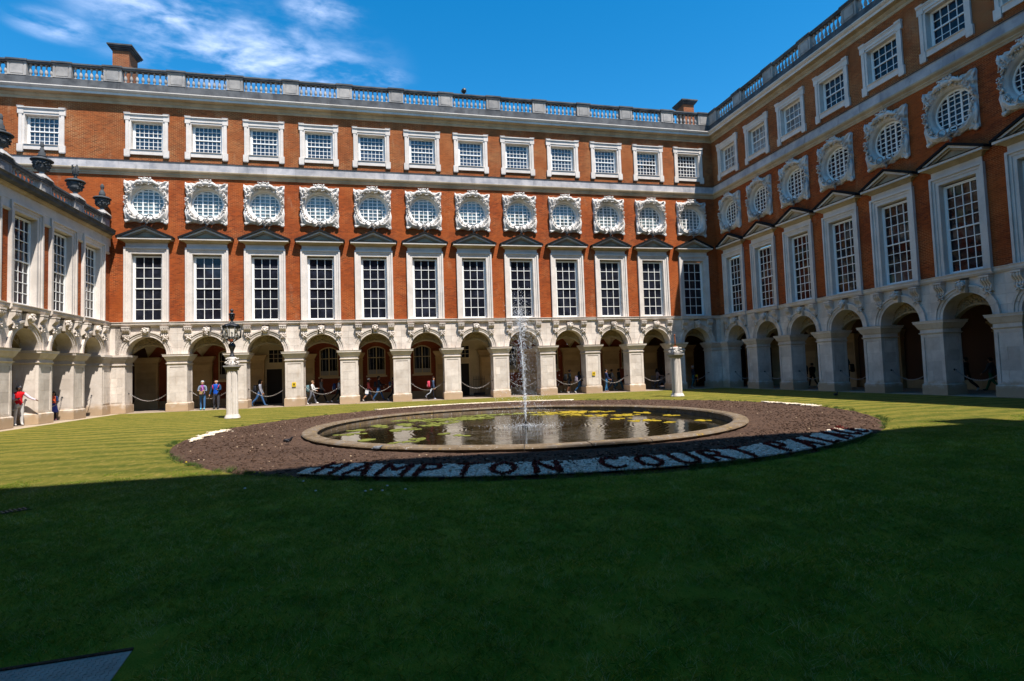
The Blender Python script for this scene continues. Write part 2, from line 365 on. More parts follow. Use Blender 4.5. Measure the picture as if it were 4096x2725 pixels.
# ------------------------------------------------------------------ facade pieces (local frame: u along, d into the wall, z up)
def wall_holes(mb, u0, u1, z0, z1, holes, d0, d1, m=0):
    us = sorted({u0, u1} | {min(max(h[i], u0), u1) for h in holes for i in (0, 1)})
    zs = sorted({z0, z1} | {min(max(h[i], z0), z1) for h in holes for i in (2, 3)})
    def solid(i, j):
        if i < 0 or j < 0 or i >= len(us)-1 or j >= len(zs)-1: return False
        cu, cz = (us[i]+us[i+1])/2, (zs[j]+zs[j+1])/2
        return not any(h[0] < cu < h[1] and h[2] < cz < h[3] for h in holes)
    for i in range(len(us)-1):
        for j in range(len(zs)-1):
            if not solid(i, j): continue
            a, b, c, e = us[i], us[i+1], zs[j], zs[j+1]
            V = [(a,d0,c),(b,d0,c),(b,d0,e),(a,d0,e),(a,d1,c),(b,d1,c),(b,d1,e),(a,d1,e)]
            F = [(0,1,2,3),(7,6,5,4)]
            if not solid(i-1, j): F.append((0,3,7,4))
            if not solid(i+1, j): F.append((1,5,6,2))
            if not solid(i, j-1): F.append((0,4,5,1))
            if not solid(i, j+1): F.append((3,2,6,7))
            mb.add(V, F, m)

def frame_ring(mb, hw, z0, z1, t, d0, d1, m=0, bottom=True):
    """rectangular ring: inner half width hw, inner z0..z1, thickness t"""
    mb.box(-hw-t, -hw, d0, d1, z0 if not bottom else z0-t, z1+t, m)
    mb.box(hw, hw+t, d0, d1, z0 if not bottom else z0-t, z1+t, m)
    mb.box(-hw, hw, d0, d1, z1, z1+t, m)
    if bottom: mb.box(-hw, hw, d0, d1, z0-t, z0, m)

def tall_window_mesh():
    b = MB()   # stone architrave, opening 1.70 wide, z 5.50..9.75
    zb = 5.505
    for t0, t1, dd in ((0.0, 0.16, -0.05), (0.16, 0.28, -0.085), (0.28, 0.385, -0.15)):
        hw = 0.85 + t0; t = t1 - t0; zt = 9.75 + t0
        b.box(-hw-t, -hw, dd, 0.16, zb, zt+t); b.box(hw, hw+t, dd, 0.16, zb, zt+t); b.box(-hw, hw, dd, 0.16, zt, zt+t)
    # reveal lining
    b.box(-0.87, -0.845, -0.03, 0.34, zb, 9.745); b.box(0.845, 0.87, -0.03, 0.34, zb, 9.745); b.box(-0.87, 0.87, -0.03, 0.34, 9.745, 9.77)
    b.box(-0.85, 0.85, -0.06, 0.34, zb, 5.555)
    return b.mesh('window', ['stone_trim'])
def sash_mesh(cols, rows, hw, z0, z1, d=0.22, box=0.11, bar=0.034, split=None):
    b = MB()
    b.box(-hw-box, -hw, d, d+0.12, z0-box*0.8, z1+box, 0); b.box(hw, hw+box, d, d+0.12, z0-box*0.8, z1+box, 0)
    b.box(-hw, hw, d, d+0.12, z1, z1+box, 0); b.box(-hw, hw, d-0.03, d+0.12, z0-box*0.8, z0, 0)
    w = 2*hw/cols; h = (z1-z0)/rows; zm = z0 + h*(rows//2 if split is None else split)
    for i in range(1, cols):
        u = -hw + w*i
        b.box(u-bar/2, u+bar/2, d+0.035, d+0.10, z0, zm-0.02, 0); b.box(u-bar/2, u+bar/2, d+0.01, d+0.075, zm+0.02, z1, 0)
    for j in range(1, rows):
        z = z0 + h*j
        if abs(z-zm) < 1e-4: b.box(-hw, hw, d-0.01, d+0.10, z-0.03, z+0.03, 0)
        else:
            dd = 0.033 if z < zm else 0.008
            b.box(-hw, hw, d+dd, d+dd+0.065, z-bar/2, z+bar/2, 0)
    # slimmer glazing stiles at the sides
    b.box(-hw, -hw+0.03, d+0.02, d+0.09, z0, z1, 0); b.box(hw-0.03, hw, d+0.02, d+0.09, z0, z1, 0)
    return b.mesh('sash_frame', ['white'])
def pane_mesh(w, h, matn):
    b = MB(); b.box(-w/2, w/2, 0, 0.006, -h/2, h/2); return b.mesh('pane', [matn])
def joined_panes(cells, d, matn, seed=0):
    """cells: convex polygons (u,z); each a thin tilted pane"""
    rnd = random.Random(seed); b = MB()
    for poly in cells:
        cu = sum(p[0] for p in poly)/len(poly); cz = sum(p[1] for p in poly)/len(poly)
        tu, tz = rnd.gauss(0, 0.012), rnd.gauss(0, 0.012)
        n = len(poly)
        vs = [(p[0], d + (p[0]-cu)*tu + (p[1]-cz)*tz, p[1]) for p in poly] + [(p[0], d + 0.006 + (p[0]-cu)*tu + (p[1]-cz)*tz, p[1]) for p in poly]
        fs = [tuple(range(n)), tuple(range(2*n-1, n-1, -1))] + [(i, n+i, n+(i+1) % n, (i+1) % n) for i in range(n)]
        b.add(vs, fs)
    return b.mesh('pane', [matn])

def pediment_mesh():
    b = MB()
    # frieze
    b.box(-1.16, 1.16, -0.06, 0.12, 10.14, 10.40, 2)
    # bed mould and corona
    b.frustum((-1.19, 1.19, -0.10, 0.1), (-1.36, 1.36, -0.30, 0.1), 10.40, 10.56, 3)
    b.box(-1.47, 1.47, -0.44, 0.1, 10.562, 10.665, 0)
    b.box(-1.50, 1.50, -0.47, 0.1, 10.667, 10.70, 1)
    # tympanum
    b.prism([(-1.25, 10.70), (1.25, 10.70), (0, 11.22)], -0.17, 0.1, 3)
    # raking cornice
    ax = 11.44
    def rake(z_off0, z_off1, e, dd, m):
        w = 1.50+e; s = (ax-10.78)/1.52
        for sg in (-1, 1):
            p = [(sg*w, ax - s*w + z_off0), (0, ax+z_off0), (0, ax+z_off1), (sg*w, ax - s*w + z_off1)]
            if sg > 0: p = p[::-1]
            b.prism(p, dd, 0.1, m)
    rake(-0.33, -0.24, -0.12, -0.27, 3)
    rake(-0.235, -0.13, -0.02, -0.38, 0)
    rake(-0.127, 0.0, 0.06, -0.46, 1)
    return b.mesh('pediment', ['stone_trim', 'lead', 'stone_trim', 'tan'])

def top_window_mesh():
    b = MB()  # opening +-0.89, 16.26..18.12
    z0, z1, hw = 16.24, 18.10, 0.89
    for t0, t1, dd in ((0, 0.12, -0.05), (0.12, 0.29, -0.09)):
        b.box(-hw-t1, -hw-t0, dd, 0.16, z0, z1+t1); b.box(hw+t0, hw+t1, dd, 0.16, z0, z1+t1); b.box(-hw-t0, hw+t0, dd, 0.16, z1+t0, z1+t1)
    b.box(-hw-0.29, hw+0.29, -0.12, 0.16, z1+0.29, z1+0.36)           # head moulding
    b.box(-hw-0.31, hw+0.31, -0.16, 0.16, z1+0.36, z1+0.42)
    for s in (-1, 1):
        a, c = sorted((s*(hw+0.04), s*(hw+0.36)))
        b.box(a, c, -0.105, 0.14, z1+0.02, z1+0.34)                      # ears
        b.frustum((a, c, -0.13, 0.14), (a-0.02, c+0.02, -0.17, 0.14), z1+0.342, z1+0.48)
        b.box(a, c, -0.115, 0.14, z0-0.40, z0+0.02)                     # feet
        b.frustum((a+0.03, c-0.03, -0.10, 0.12), (a, c, -0.115, 0.14), z0-0.46, z0-0.402)
    b.box(-hw-0.02, hw+0.02, -0.10, 0.3, z0-0.29, z0)                  # sill
    b.box(-hw, hw, -0.15, 0.3, z0, z0+0.03)
    b.box(-hw-0.02, -hw+0.005, -0.03, 0.34, z0+0.03, z1-.006); b.box(hw-0.005, hw+0.02, -0.03, 0.34, z0+0.03, z1-.006); b.box(-hw-.02, hw+.02, -0.03, 0.34, z1-0.006, z1+0.015)
    return b.mesh('window', ['stone_trim'])

RZ = 12.97
def round_window_mesh():
    """stone ring lining between the square hole in the brickwork and the round sash"""
    b = MB(); n = 48
    prof = [(1.16, 0.12), (1.16, -0.04), (1.09, -0.10), (1.04, -0.10), (1.0, -0.05), (0.955, -0.02), (0.94, 0.04), (0.93, 0.30), (0.88, 0.31)]
    o = len(b.v)
    for r, d in prof:
        for i in range(n):
            a = 2*math.pi*i/n; b.v.append((r*math.cos(a), d, RZ + r*math.sin(a)))
    for k in range(len(prof)-1):
        for i in range(n):
            j = (i+1) % n; b.f.append((o+k*n+i, o+(k+1)*n+i, o+(k+1)*n+j, o+k*n+j)); b.m.append(0); b.sm.append(True)
    # spandrel plate square -> circle at d 0.0
    for i in range(n):
        a0, a1 = 2*math.pi*i/n, 2*math.pi*(i+1)/n
        def sq(a, h=1.19):
            c, s = math.cos(a), math.sin(a); k = h/max(abs(c), abs(s)); return (c*k, RZ + s*k)
        p = [(1.1*math.cos(a0), RZ+1.1*math.sin(a0)), sq(a0), sq(a1), (1.1*math.cos(a1), RZ+1.1*math.sin(a1))]
        b.add([(q[0], -0.012, q[1]) for q in p], [(0, 1, 2, 3)])
    return b.mesh('round_window', ['stone_carved'])
ROUND_U = [-0.62, -0.30, 0.0, 0.30, 0.62]; ROUND_Z = [-0.70, -0.46, -0.22, 0.03, 0.27, 0.52, 0.73]
def round_sash_mesh():
    b = MB(); n = 48; r0, r1 = 0.845, 0.93
    for (ra, rb, da, db) in ((r0, r1, 0.18, 0.30),):
        V = []
        for i in range(n):
            a = 2*math.pi*i/n; c, s = math.cos(a), math.sin(a)
            V += [(ra*c, da, RZ+ra*s), (rb*c, da, RZ+rb*s), (ra*c, db, RZ+ra*s)]
        F = []
        for i in range(n):
            j = (i+1) % n; F += [(3*i, 3*i+1, 3*j+1, 3*j), (3*i+2, 3*i, 3*j, 3*j+2)]
        b.add(V, F)
    for u in ROUND_U:
        w = 0.075 if abs(abs(u)-0.30) < 0.01 else 0.034; h = math.sqrt(0.855**2 - u*u)
        b.box(u-w/2, u+w/2, 0.19, 0.27, RZ-h, RZ+h)
    for z in ROUND_Z:
        w = 0.06 if abs(abs(z)-0.70) < 0.02 or z > 0.7 else 0.034; h = math.sqrt(max(0.01, 0.855**2 - z*z))
        b.box(-h, h, 0.197, 0.263, RZ+z-w/2, RZ+z+w/2)
    return b.mesh('sash_frame', ['white'])
def round_panes():
    us = [-0.9]+ROUND_U+[0.9]; zs = [-0.9]+ROUND_Z+[0.9]; cells = []
    circ = arc(0, 0, 0.88, 0, 2*math.pi, 40)[:-1]
    for i in range(len(us)-1):
        for j in range(len(zs)-1):
            p = list(circ)
            for f in (lambda q: q[0]-us[i], lambda q: us[i+1]-q[0], lambda q: q[1]-zs[j], lambda q: zs[j+1]-q[1]):
                p = clip_poly(p, f)
                if len(p) < 3: break
            if len(p) >= 3: cells.append([(q[0], q[1]+RZ) for q in p])
    return cells

def drapery_mesh():
    rnd = random.Random(3); b = MB(); nA, nR = 180, 11
    V = []
    for i in range(nA):
        a = 2*math.pi*i/nA; c, s = math.cos(a), math.sin(a)
        k = 1.20/max(abs(c), abs(s)/1.10) ; corner = (min(abs(c), abs(s))/max(abs(c), abs(s)))**3
        outer = max(1.10, k*(1 - 0.055*(1-corner)*abs(math.sin(2*a))**0.5) + (0.07 if s > 0 else -0.03)*corner + 0.03*math.sin(13*a+0.5))
        for j in range(nR):
            t = j/(nR-1); r = 1.04 + (outer-1.04)*t
            fold = 0.085*math.sin(a*24 + 6*t) * (0.3+t) + 0.09*corner*math.sin(a*40+3) * t
            d = -0.06 - 0.07*math.sin(t*math.pi) - fold*0.8 - rnd.random()*0.02 - 0.06*corner*t
            V.append((r*c, min(d, -0.02), RZ + r*s))
    # outer rim back to the wall
    F = []
    for i in range(nA):
        j = (i+1) % nA
        for k in range(nR-1): F.append((i*nR+k, i*nR+k+1, j*nR+k+1, j*nR+k))
    b.add(V, F, 0, True)
    o = len(b.v)
    for i in range(nA):
        v = V[i*nR+nR-1]; b.v.append((v[0], 0.02, v[2]))
    for i in range(nA):
        j = (i+1) % nA; b.f.append((i*nR+nR-1, o+i, o+j, j*nR+nR-1)); b.m.append(0); b.sm.append(True)
    # paws and hanging tails at the corners
    for sx in (-1, 1):
        for t in range(7):
            b.ico((sx*(1.10+rnd.uniform(-.06, .06)), -0.13, RZ-1.28+rnd.uniform(-.06, .08)), (0.07, 0.07, 0.09), sub=1)
        b.tube([(sx*1.12, -0.12, RZ-0.2), (sx*1.17, -0.15, RZ-0.55), (sx*1.10, -0.14, RZ-0.95), (sx*1.12, -0.12, RZ-1.22)], [0.06, 0.08, 0.07, 0.05], 7)
        for q in range(4):
            b.tube([(sx*(1.05+0.04*q), -0.12-0.02*q, RZ+0.95-0.1*q), (sx*(1.2-0.03*q), -0.16, RZ+1.12), (sx*1.22, -0.1, RZ+1.34)], [0.02, 0.055, 0.015], 6)
    return b.mesh('drapery', ['stone_carved'])
def rmat(rnd): return Matrix.Rotation(rnd.uniform(0, 6.3), 3, 'X') @ Matrix.Rotation(rnd.uniform(0, 6.3), 3, 'Y') @ Matrix.Rotation(rnd.uniform(0, 6.3), 3, 'Z')
def wreath_mesh():
    rnd = random.Random(5); b = MB()
    for i in range(300):
        a = rnd.uniform(0, 2*math.pi); top = max(0, math.sin(a))**2
        r = rnd.uniform(1.04, 1.19 + 0.24*top); s = rnd.uniform(0.022, 0.055)
        if math.sin(a) < -0.93: continue
        b.ico((r*math.cos(a), -0.13-rnd.uniform(0, 0.19), RZ + r*math.sin(a)), (s*1.7, s*0.7, s), rot=rmat(rnd))
    # mask and forelock at the top
    b.ico((0, -0.24, RZ+1.24), (0.26, 0.16, 0.15), sub=1)
    for sx in (-1, 1):
        b.ico((sx*0.30, -0.22, RZ+1.30), (0.12, 0.1, 0.10), sub=1)
        b.tube([(sx*0.15, -0.25, RZ+1.22), (sx*0.42, -0.28, RZ+1.22), (sx*0.62, -0.22, RZ+1.08), (sx*0.80, -0.2, RZ+1.12)], [0.09, 0.11, 0.09, 0.03], 7)
    for i in range(26):
        b.ico((rnd.uniform(-.34, .34), -0.3+rnd.uniform(-.04, .06), RZ+1.38+rnd.uniform(-.06, .08)), (0.05, 0.04, 0.06), rot=rmat(rnd))
    return b.mesh('wreath', ['stone_carved'])
def swag_mesh():
    b = MB()
    for sx in (-1, 1):
        for k in range(3):
            p = [(sx*x, -0.14-0.05*k, RZ+z) for x, z in ((1.16-0.05*k, -0.45), (1.12-0.06*k, -0.80+0.02*k), (0.88-0.04*k, -1.08+0.03*k), (0.58, -1.20+0.05*k), (0.36, -1.13+0.04*k))]
            b.tube(p, [0.03, 0.075, 0.10-0.01*k, 0.075, 0.03], 8)
    return b.mesh('swag', ['stone_carved'])
def ring_mesh():
    b = MB(); n, m = 18, 6
    for i in range(n):
        a = 2*math.pi*i/n
        for k in range(m):
            q = 2*math.pi*k/m; r = 0.165 + 0.024*math.cos(q)
            b.v.append((r*math.cos(a)*1.12, 0.024*math.sin(q), r*math.sin(a)))
    for i in range(n):
        for k in range(m):
            b.f.append((i*m+k, i*m+(k+1) % m, ((i+1) % n)*m+(k+1) % m, ((i+1) % n)*m+k)); b.m.append(0); b.sm.append(True)
    return b.mesh('ring', ['stone_bal'])
def tail_mesh():
    b = MB(); rnd = random.Random(8)
    b.tube([(0, -0.2, RZ-1.0), (0.06, -0.24, RZ-1.12), (-0.07, -0.25, RZ-1.24), (0.07, -0.24, RZ-1.36), (-0.02, -0.2, RZ-1.46)], [0.07, 0.085, 0.08, 0.07, 0.05], 7)
    for i in range(14): b.ico((rnd.uniform(-.16, .16), -0.2-rnd.uniform(0, .08), RZ-1.08+rnd.uniform(-.1, .08)), (0.06, 0.05, 0.045), rot=rmat(rnd))
    return b.mesh('tail', ['stone_bal'])

def mask_mesh(seed=1):
    rnd = random.Random(seed); b = MB()
    b.prism([(-0.13, 4.58), (0.13, 4.58), (0.19, 5.14), (-0.19, 5.14)], -0.22, 0.0)
    b.ico((0, -0.30, 4.90), (0.135, 0.15, 0.19), sub=2)
    b.ico((0, -0.45, 4.885), (0.028, 0.05, 0.05), sub=1)
    for sx in (-1, 1):
        b.ico((sx*0.055, -0.425, 4.935), (0.032, 0.025, 0.016), sub=1); b.ico((sx*0.13, -0.32, 4.88), (0.03, 0.04, 0.06), sub=1)
        b.ico((sx*0.05, -0.42, 4.965), (0.05, 0.03, 0.014), sub=1)
    b.ico((0, -0.43, 4.825), (0.045, 0.025, 0.014), sub=1)
    for i in range(34):
        a = rnd.uniform(-0.3, math.pi+0.3); b.ico((0.165*math.cos(a), -0.27-rnd.uniform(0, .12), 4.93+0.17*math.sin(a)), (0.05, 0.06, 0.045), rot=rmat(rnd))
    if seed % 2:
        for i in range(20): b.ico((rnd.uniform(-.09, .09), -0.36-rnd.uniform(0, .08), 4.73+rnd.uniform(-.1, .06)), (0.035, 0.04, 0.05), rot=rmat(rnd))
    return b.mesh('keystone_mask', ['stone_low'])
def bracket_mesh():
    b = MB()
    def prof(off):
        return [(0.0, 5.12), (-0.30-off, 5.12), (-0.33-off, 5.04), (-0.31-off, 4.96), (-0.24-off, 4.88), (-0.17-off, 4.80), (-0.16-off, 4.72), (-0.21-off, 4.66), (-0.20-off, 4.60), (-0.13-off, 4.56), (-0.08, 4.50), (0.0, 4.46)]
    for i, (a, c) in enumerate(((-0.19, -0.13), (-0.09, -0.03), (0.03, 0.09), (0.13, 0.19))): b.sweep(prof(0.02), a, c)
    b.sweep(prof(-0.02), -0.185, 0.185)
    b.box(-0.21, 0.21, -0.36, 0, 5.125, 5.20)
    rnd = random.Random(2)
    for i in range(16): b.ico((rnd.uniform(-.16, .16), -0.16-rnd.uniform(0, .06), rnd.uniform(4.40, 4.56)), (0.05, 0.04, 0.06), rot=rmat(rnd))
    return b.mesh('scroll_bracket', ['stone_low'])

AR = 1.10      # arch radius
SP = 3.50      # springing
def pier_meshes(hw=0.555):
    b = MB(); hp = hw+0.065
    b.box(-hp, hp, -0.15, 1.0, 0.0, 0.47)
    b.frustum((-hp, hp, -0.15, 1.0), (-hw-0.01, hw+0.01, -0.095, 0.95), 0.47, 0.52)
    b.box(-hw+0.03, hw-0.03, -0.06, 0.92, 0.52, 2.88)                       # core (recessed panel ground)
    for a, c in ((-hw, -hw+0.15), (hw-0.15, hw)):                           # corner strips
        b.box(a, c, -0.10, 0.05, 0.52, 2.86); b.box(a, c, 0.80, 0.95, 0.52, 2.86)
    b.box(-hw+0.15, hw-0.15, -0.099, 0.0, 2.72, 2.86); b.box(-hw+0.15, hw-0.15, -0.099, 0.0, 0.521, 0.62)
    for s in (-1, 1):
        a, c = sorted((s*hw-s*0.002, s*(hw-0.1)))
        b.box(a, c, 0.05, 0.80, 2.72, 2.86); b.box(a, c, 0.05, 0.80, 0.521, 0.62)
    b.frustum((-hw-.01, hw+.01, -0.11, 0.96), (-hw-0.06, hw+0.06, -0.16, 1.01), 2.86, 2.92)
    b.box(-hw-0.06, hw+0.06, -0.16, 1.01, 2.92, 2.945)
    b.box(-hw-0.012, hw+0.012, -0.112, 0.962, 2.945, 3.09)
    b.frustum((-hw-0.02, hw+0.02, -0.12, 0.97), (-hw-0.07, hw+0.07, -0.17, 1.02), 3.09, 3.15)
    b.frustum((-hw-0.07, hw+0.07, -0.17, 1.02), (-hw-0.17, hw+0.17, -0.27, 1.12), 3.15, 3.37)
    b.box(-hw-0.20, hw+0.20, -0.30, 1.15, 3.37, 3.44)
    b.frustum((-hw-0.21, hw+0.21, -0.31, 1.16), (-hw-0.23, hw+0.23, -0.33, 1.18), 3.44, SP)
    pm = b.mesh('pier', ['stone_low'])
    # panel stones (two per course) 
    stones = []
    z = 0.625; hs = [0.50, 0.46, 0.52, 0.605]
    for i, h in enumerate(hs):
        w = hw - 0.155
        cuts = [(-w, w)] if i % 2 else [(-w, -w*0.2), (-w*0.2, w)]
        for a, c in cuts:
            q = MB(); q.box(a+0.004, c-0.004, -0.076, -0.04, z+0.004, z+h-0.004); stones.append(q.mesh('stone', ['stone_low']))
        for a, c in ((-hw+0.012, -hw+0.05), (hw-0.05, hw-0.012)):
            q = MB(); q.box(a, c, 0.06, 0.79, z+0.004, z+h-0.004); stones.append(q.mesh('stone', ['stone_low']))
        z += h
    return pm, stones

def arch_backing_mesh(w, r):
    """thick spandrel wall with the arch cut out, z SP..5.25, bay half width w"""
    b = MB(); n = 24; zt = 5.27
    pts = arc(0, SP, r, 0, math.pi, n)
    for i in range(n):
        a, c = pts[i], pts[i+1]
        def top(p):
            ang = math.atan2(p[1]-SP, p[0]); cc, ss = math.cos(ang), math.sin(ang)
            k = min(w/max(abs(cc), 1e-6), (zt-SP)/max(ss, 1e-6)); return (cc*k, SP+ss*k)
        A, C = top(a), top(c)
        poly = [a, A] + ([(math.copysign(w, A[0]), zt)] if (abs(abs(A[0])-w) < 1e-6) != (abs(abs(C[0])-w) < 1e-6) else []) + [C, c]
        m = len(poly)
        b.add([(p[0], 0.0, p[1]) for p in poly], [tuple(range(m))], 0)
        b.add([(p[0], 0.9, p[1]) for p in poly], [tuple(range(m-1, -1, -1))], 0)
        b.add([(a[0], 0, a[1]), (c[0], 0, c[1]), (c[0], 0.9, c[1]), (a[0], 0.9, a[1])], [(0, 1, 2, 3)], 1, True)
    return b.mesh('arch_wall', ['mortar', 'stone_low'])
def spandrel_stones(w, r_out):
    res = []; zc = [SP+0.004, 3.90, 4.33, 4.77, 5.262]
    for s in (-1, 1):
        for j in range(4):
            z0, z1 = zc[j]+0.004, zc[j+1]-0.004
            # polygon outside the circle r_out, inside |u|<w
            def cu(z): return math.sqrt(max(0, r_out**2-(z-SP)**2))
            inner = [(cu(z0+(z1-z0)*t/6), z0+(z1-z0)*t/6) for t in range(7)]
            inner = [(max(p[0], 0.21), p[1]) for p in inner]
            if inner[0][0] > w-0.02:
                inner = [(min(p[0], w-0.01), p[1]) for p in inner]
            poly = [(w-0.003, z1), (w-0.003, z0)] ; poly = inner[:1] + [(w-0.003, z0), (w-0.003, z1)] + inner[::-1][:-1]
            if s < 0: poly = [(-p[0], p[1]) for p in poly][::-1]
            q = MB(); q.prism(poly, -0.035, 0.02); res.append(q.mesh('stone', ['stone_low']))
    return res
def voussoirs(r0, r1, n=9):
    res = []
    for k in range(n):
        if k == n//2: continue      # keystone carries the mask
        a0 = math.pi*k/n + 0.004; a1 = math.pi*(k+1)/n - 0.004; b = MB()
        for (ra, rb, d) in ((r0, r0+0.13, -0.075), (r0+0.13, r0+0.25, -0.105), (r0+0.25, r1, -0.155)):
            m = 4; P0 = arc(0, SP, ra, a0, a1, m); P1 = arc(0, SP, rb, a0, a1, m)
            for i in range(m): b.prism([P0[i], P1[i], P1[i+1], P0[i+1]], d, 0.05)
        res.append(b.mesh('voussoir', ['stone_low']))
    return res
def tympanum_mesh(r):
    b = MB(); n = 20; rr = r+0.03
    # lower edge: segmental arch from (+-r, SP) rising to SP+0.56
    h = 0.56; R2 = (rr*rr + h*h)/(2*h); cz = SP + h - R2
    def low(u): return cz + math.sqrt(max(0, R2*R2-u*u))
    for i in range(n):
        u0, u1 = -rr + 2*rr*i/n, -rr + 2*rr*(i+1)/n
        t0, t1 = SP+math.sqrt(max(0, rr*rr-u0*u0)), SP+math.sqrt(max(0, rr*rr-u1*u1))
        p = [(u0, low(u0)), (u1, low(u1)), (u1, max(t1, low(u1)+.001)), (u0, max(t0, low(u0)+.001))]
        b.prism(p, 0.70, 0.93)
        q = [(u0, low(u0)), (u1, low(u1)), (u1, low(u1)+0.10), (u0, low(u0)+0.10)]
        b.prism(q, 0.64, 0.70)
    b2 = MB(); rnd = random.Random(4)
    for i in range(330):
        u = rnd.uniform(-0.9, 0.9); t = SP+math.sqrt(rr*rr-u*u); l = low(u)+0.12
        if t-l < 0.08: continue
        z = rnd.uniform(l, t-0.04); s = rnd.uniform(0.02, 0.05)
        b2.ico((u, 0.69-rnd.uniform(0, 0.05), z), (s*1.8, s*0.9, s*0.8), rot=Matrix.Rotation(rnd.uniform(0, 3.1), 3, 'Y'))
    for k in range(5):
        u = -0.64+0.32*k; t = SP+math.sqrt(rr*rr-u*u); z = (t+low(u)+0.1)/2
        b2.tube([(u+0.1*math.cos(a)*(1-a/9), 0.66, z+0.1*math.sin(a)*(1-a/9)) for a in [q*0.6 for q in range(11)]], 0.02, 5)
    return b.mesh('lunette', ['stone_relief']), b2.mesh('carved_relief', ['stone_relief'])

def sill_profile(): return [(0.1, 5.25), (-0.09, 5.25), (-0.12, 5.30), (-0.13, 5.32), (-0.15, 5.34), (-0.15, 5.46), (-0.19, 5.47), (-0.19, 5.50), (0.1, 5.50)]
def chain_mesh(half, z0, sag, d0):
    b = MB(); n = 46
    for i in range(n):
        t = (i+0.5)/n; u = -half + 2*half*t; z = z0 - sag*(1-(2*t-1)**2)
        sl_ = math.atan2(2*sag*(2*t-1)*2/(2*half)*1.0, 1)
        L0 = 2*half/n*0.72
        pts = []
        for k in range(7):
            a = 2*math.pi*k/6; x, y = L0*math.cos(a), 0.016*math.sin(a)
            if i % 2: pts.append((u+x*math.cos(sl_), d0+y*1.6, z+x*math.sin(sl_)))
            else: pts.append((u+x*math.cos(sl_)-y*1.6*math.sin(sl_), d0, z+x*math.sin(sl_)+y*1.6*math.cos(sl_)))
        b.tube(pts, 0.009, 4)
    return b.mesh('chain', ['chain'])
def hook_mesh(s):
    b = MB(); b.ico((s*0.02, 0, 0), (0.03, 0.055, 0.055), sub=1); b.tube([(s*0.02, 0, 0), (-s*0.07, 0, 0.0), (-s*0.10, 0, -0.03)], 0.014, 5); return b.mesh('hook', ['iron'])

def baluster_mesh(h=0.78, r=0.10):
    p = [(0.8, 0), (0.8, 0.10), (0.55, 0.12), (0.45, 0.16), (0.75, 0.24), (0.95, 0.34), (0.80, 0.46), (0.48, 0.62), (0.36, 0.76), (0.40, 0.82), (0.62, 0.84), (0.48, 0.88), (0.8, 0.91), (0.8, 1.0)]
    b = MB(); b.lathe([(a*r, z*h) for a, z in p], 10); return b.mesh('baluster', ['stone_bal'])

SH = {}   # shared meshes
def build_shared():
    SH['tall'] = tall_window_mesh()
    SH['sash36'] = sash_mesh(3, 6, 0.735, 5.66, 9.56)
    SH['sash48'] = sash_mesh(4, 8, 0.735, 5.66, 9.56)
    SH['ped'] = pediment_mesh(); SH['top'] = top_window_mesh()
    SH['sash66'] = sash_mesh(6, 6, 0.76, 16.33, 18.0, bar=0.025); SH['sash44'] = sash_mesh(4, 4, 0.76, 16.33, 18.0, bar=0.028)
    SH['round'] = round_window_mesh(); SH['rsash'] = round_sash_mesh()
    SH['drape'] = drapery_mesh(); SH['wreath'] = wreath_mesh(); SH['swag'] = swag_mesh(); SH['ring'] = ring_mesh(); SH['tail'] = tail_mesh()
    SH['masks'] = [mask_mesh(i) for i in range(1, 5)]; SH['brk'] = bracket_mesh()
    SH['bal'] = baluster_mesh(); SH['bal_low'] = baluster_mesh(0.60, 0.095)
    SH['hookL'] = hook_mesh(-1); SH['hookR'] = hook_mesh(1)
build_shared()

def add_tall_window(root, u, cols, rows, matn, rnd, ped=True):
    w = inst('window', SH['tall'], root, (u, 0, 0))
    inst('sash_frame', SH['sash36' if cols == 3 else 'sash48'], w)
    pw, ph = 1.47/cols, 3.90/rows
    key = ('pane', cols, rows, matn)
    if key not in SH: SH[key] = pane_mesh(pw, ph, matn)
    for i in range(cols):
        for j in range(rows):
            inst('pane', SH[key], w, (-0.735+pw*(i+.5), 0.275, 5.66+ph*(j+.5)), (rnd.gauss(0, 0.006), 0, rnd.gauss(0, 0.006)))
    if ped: inst('pediment', SH['ped'], root, (u, 0, 0))
def add_top_window(root, u, cols, rows, matn, k):
    w = inst('window', SH['top'], root, (u, 0, 0))
    inst('sash_frame', SH['sash66' if cols == 6 else 'sash44'], w)
    cells = []; pw, ph = 1.52/cols, 1.67/rows
    for i in range(cols):
        for j in range(rows):
            a, c = -0.76+pw*i, 16.33+ph*j; cells.append([(a, c), (a+pw, c), (a+pw, c+ph), (a, c+ph)])
    kind(inst('pane', joined_panes(cells, 0.28, matn, k), w), 'stuff')
RC = round_panes()
def add_round_window(root, u, matn, k):
    w = inst('round_window', SH['round'], root, (u, 0, 0))
    inst('sash_frame', SH['rsash'], w); kind(inst('pane', joined_panes(RC, 0.245, matn, 100+k), w), 'stuff')
    inst('drapery', SH['drape'], w); kind(inst('wreath', SH['wreath'], w), 'stuff'); inst('swag', SH['swag'], w)
    for s in (-1, 1): inst('ring', SH['ring'], w, (s*0.27, -0.33, RZ-1.0), (0.15, s*0.2, 0))
    inst('tail', SH['tail'], w)

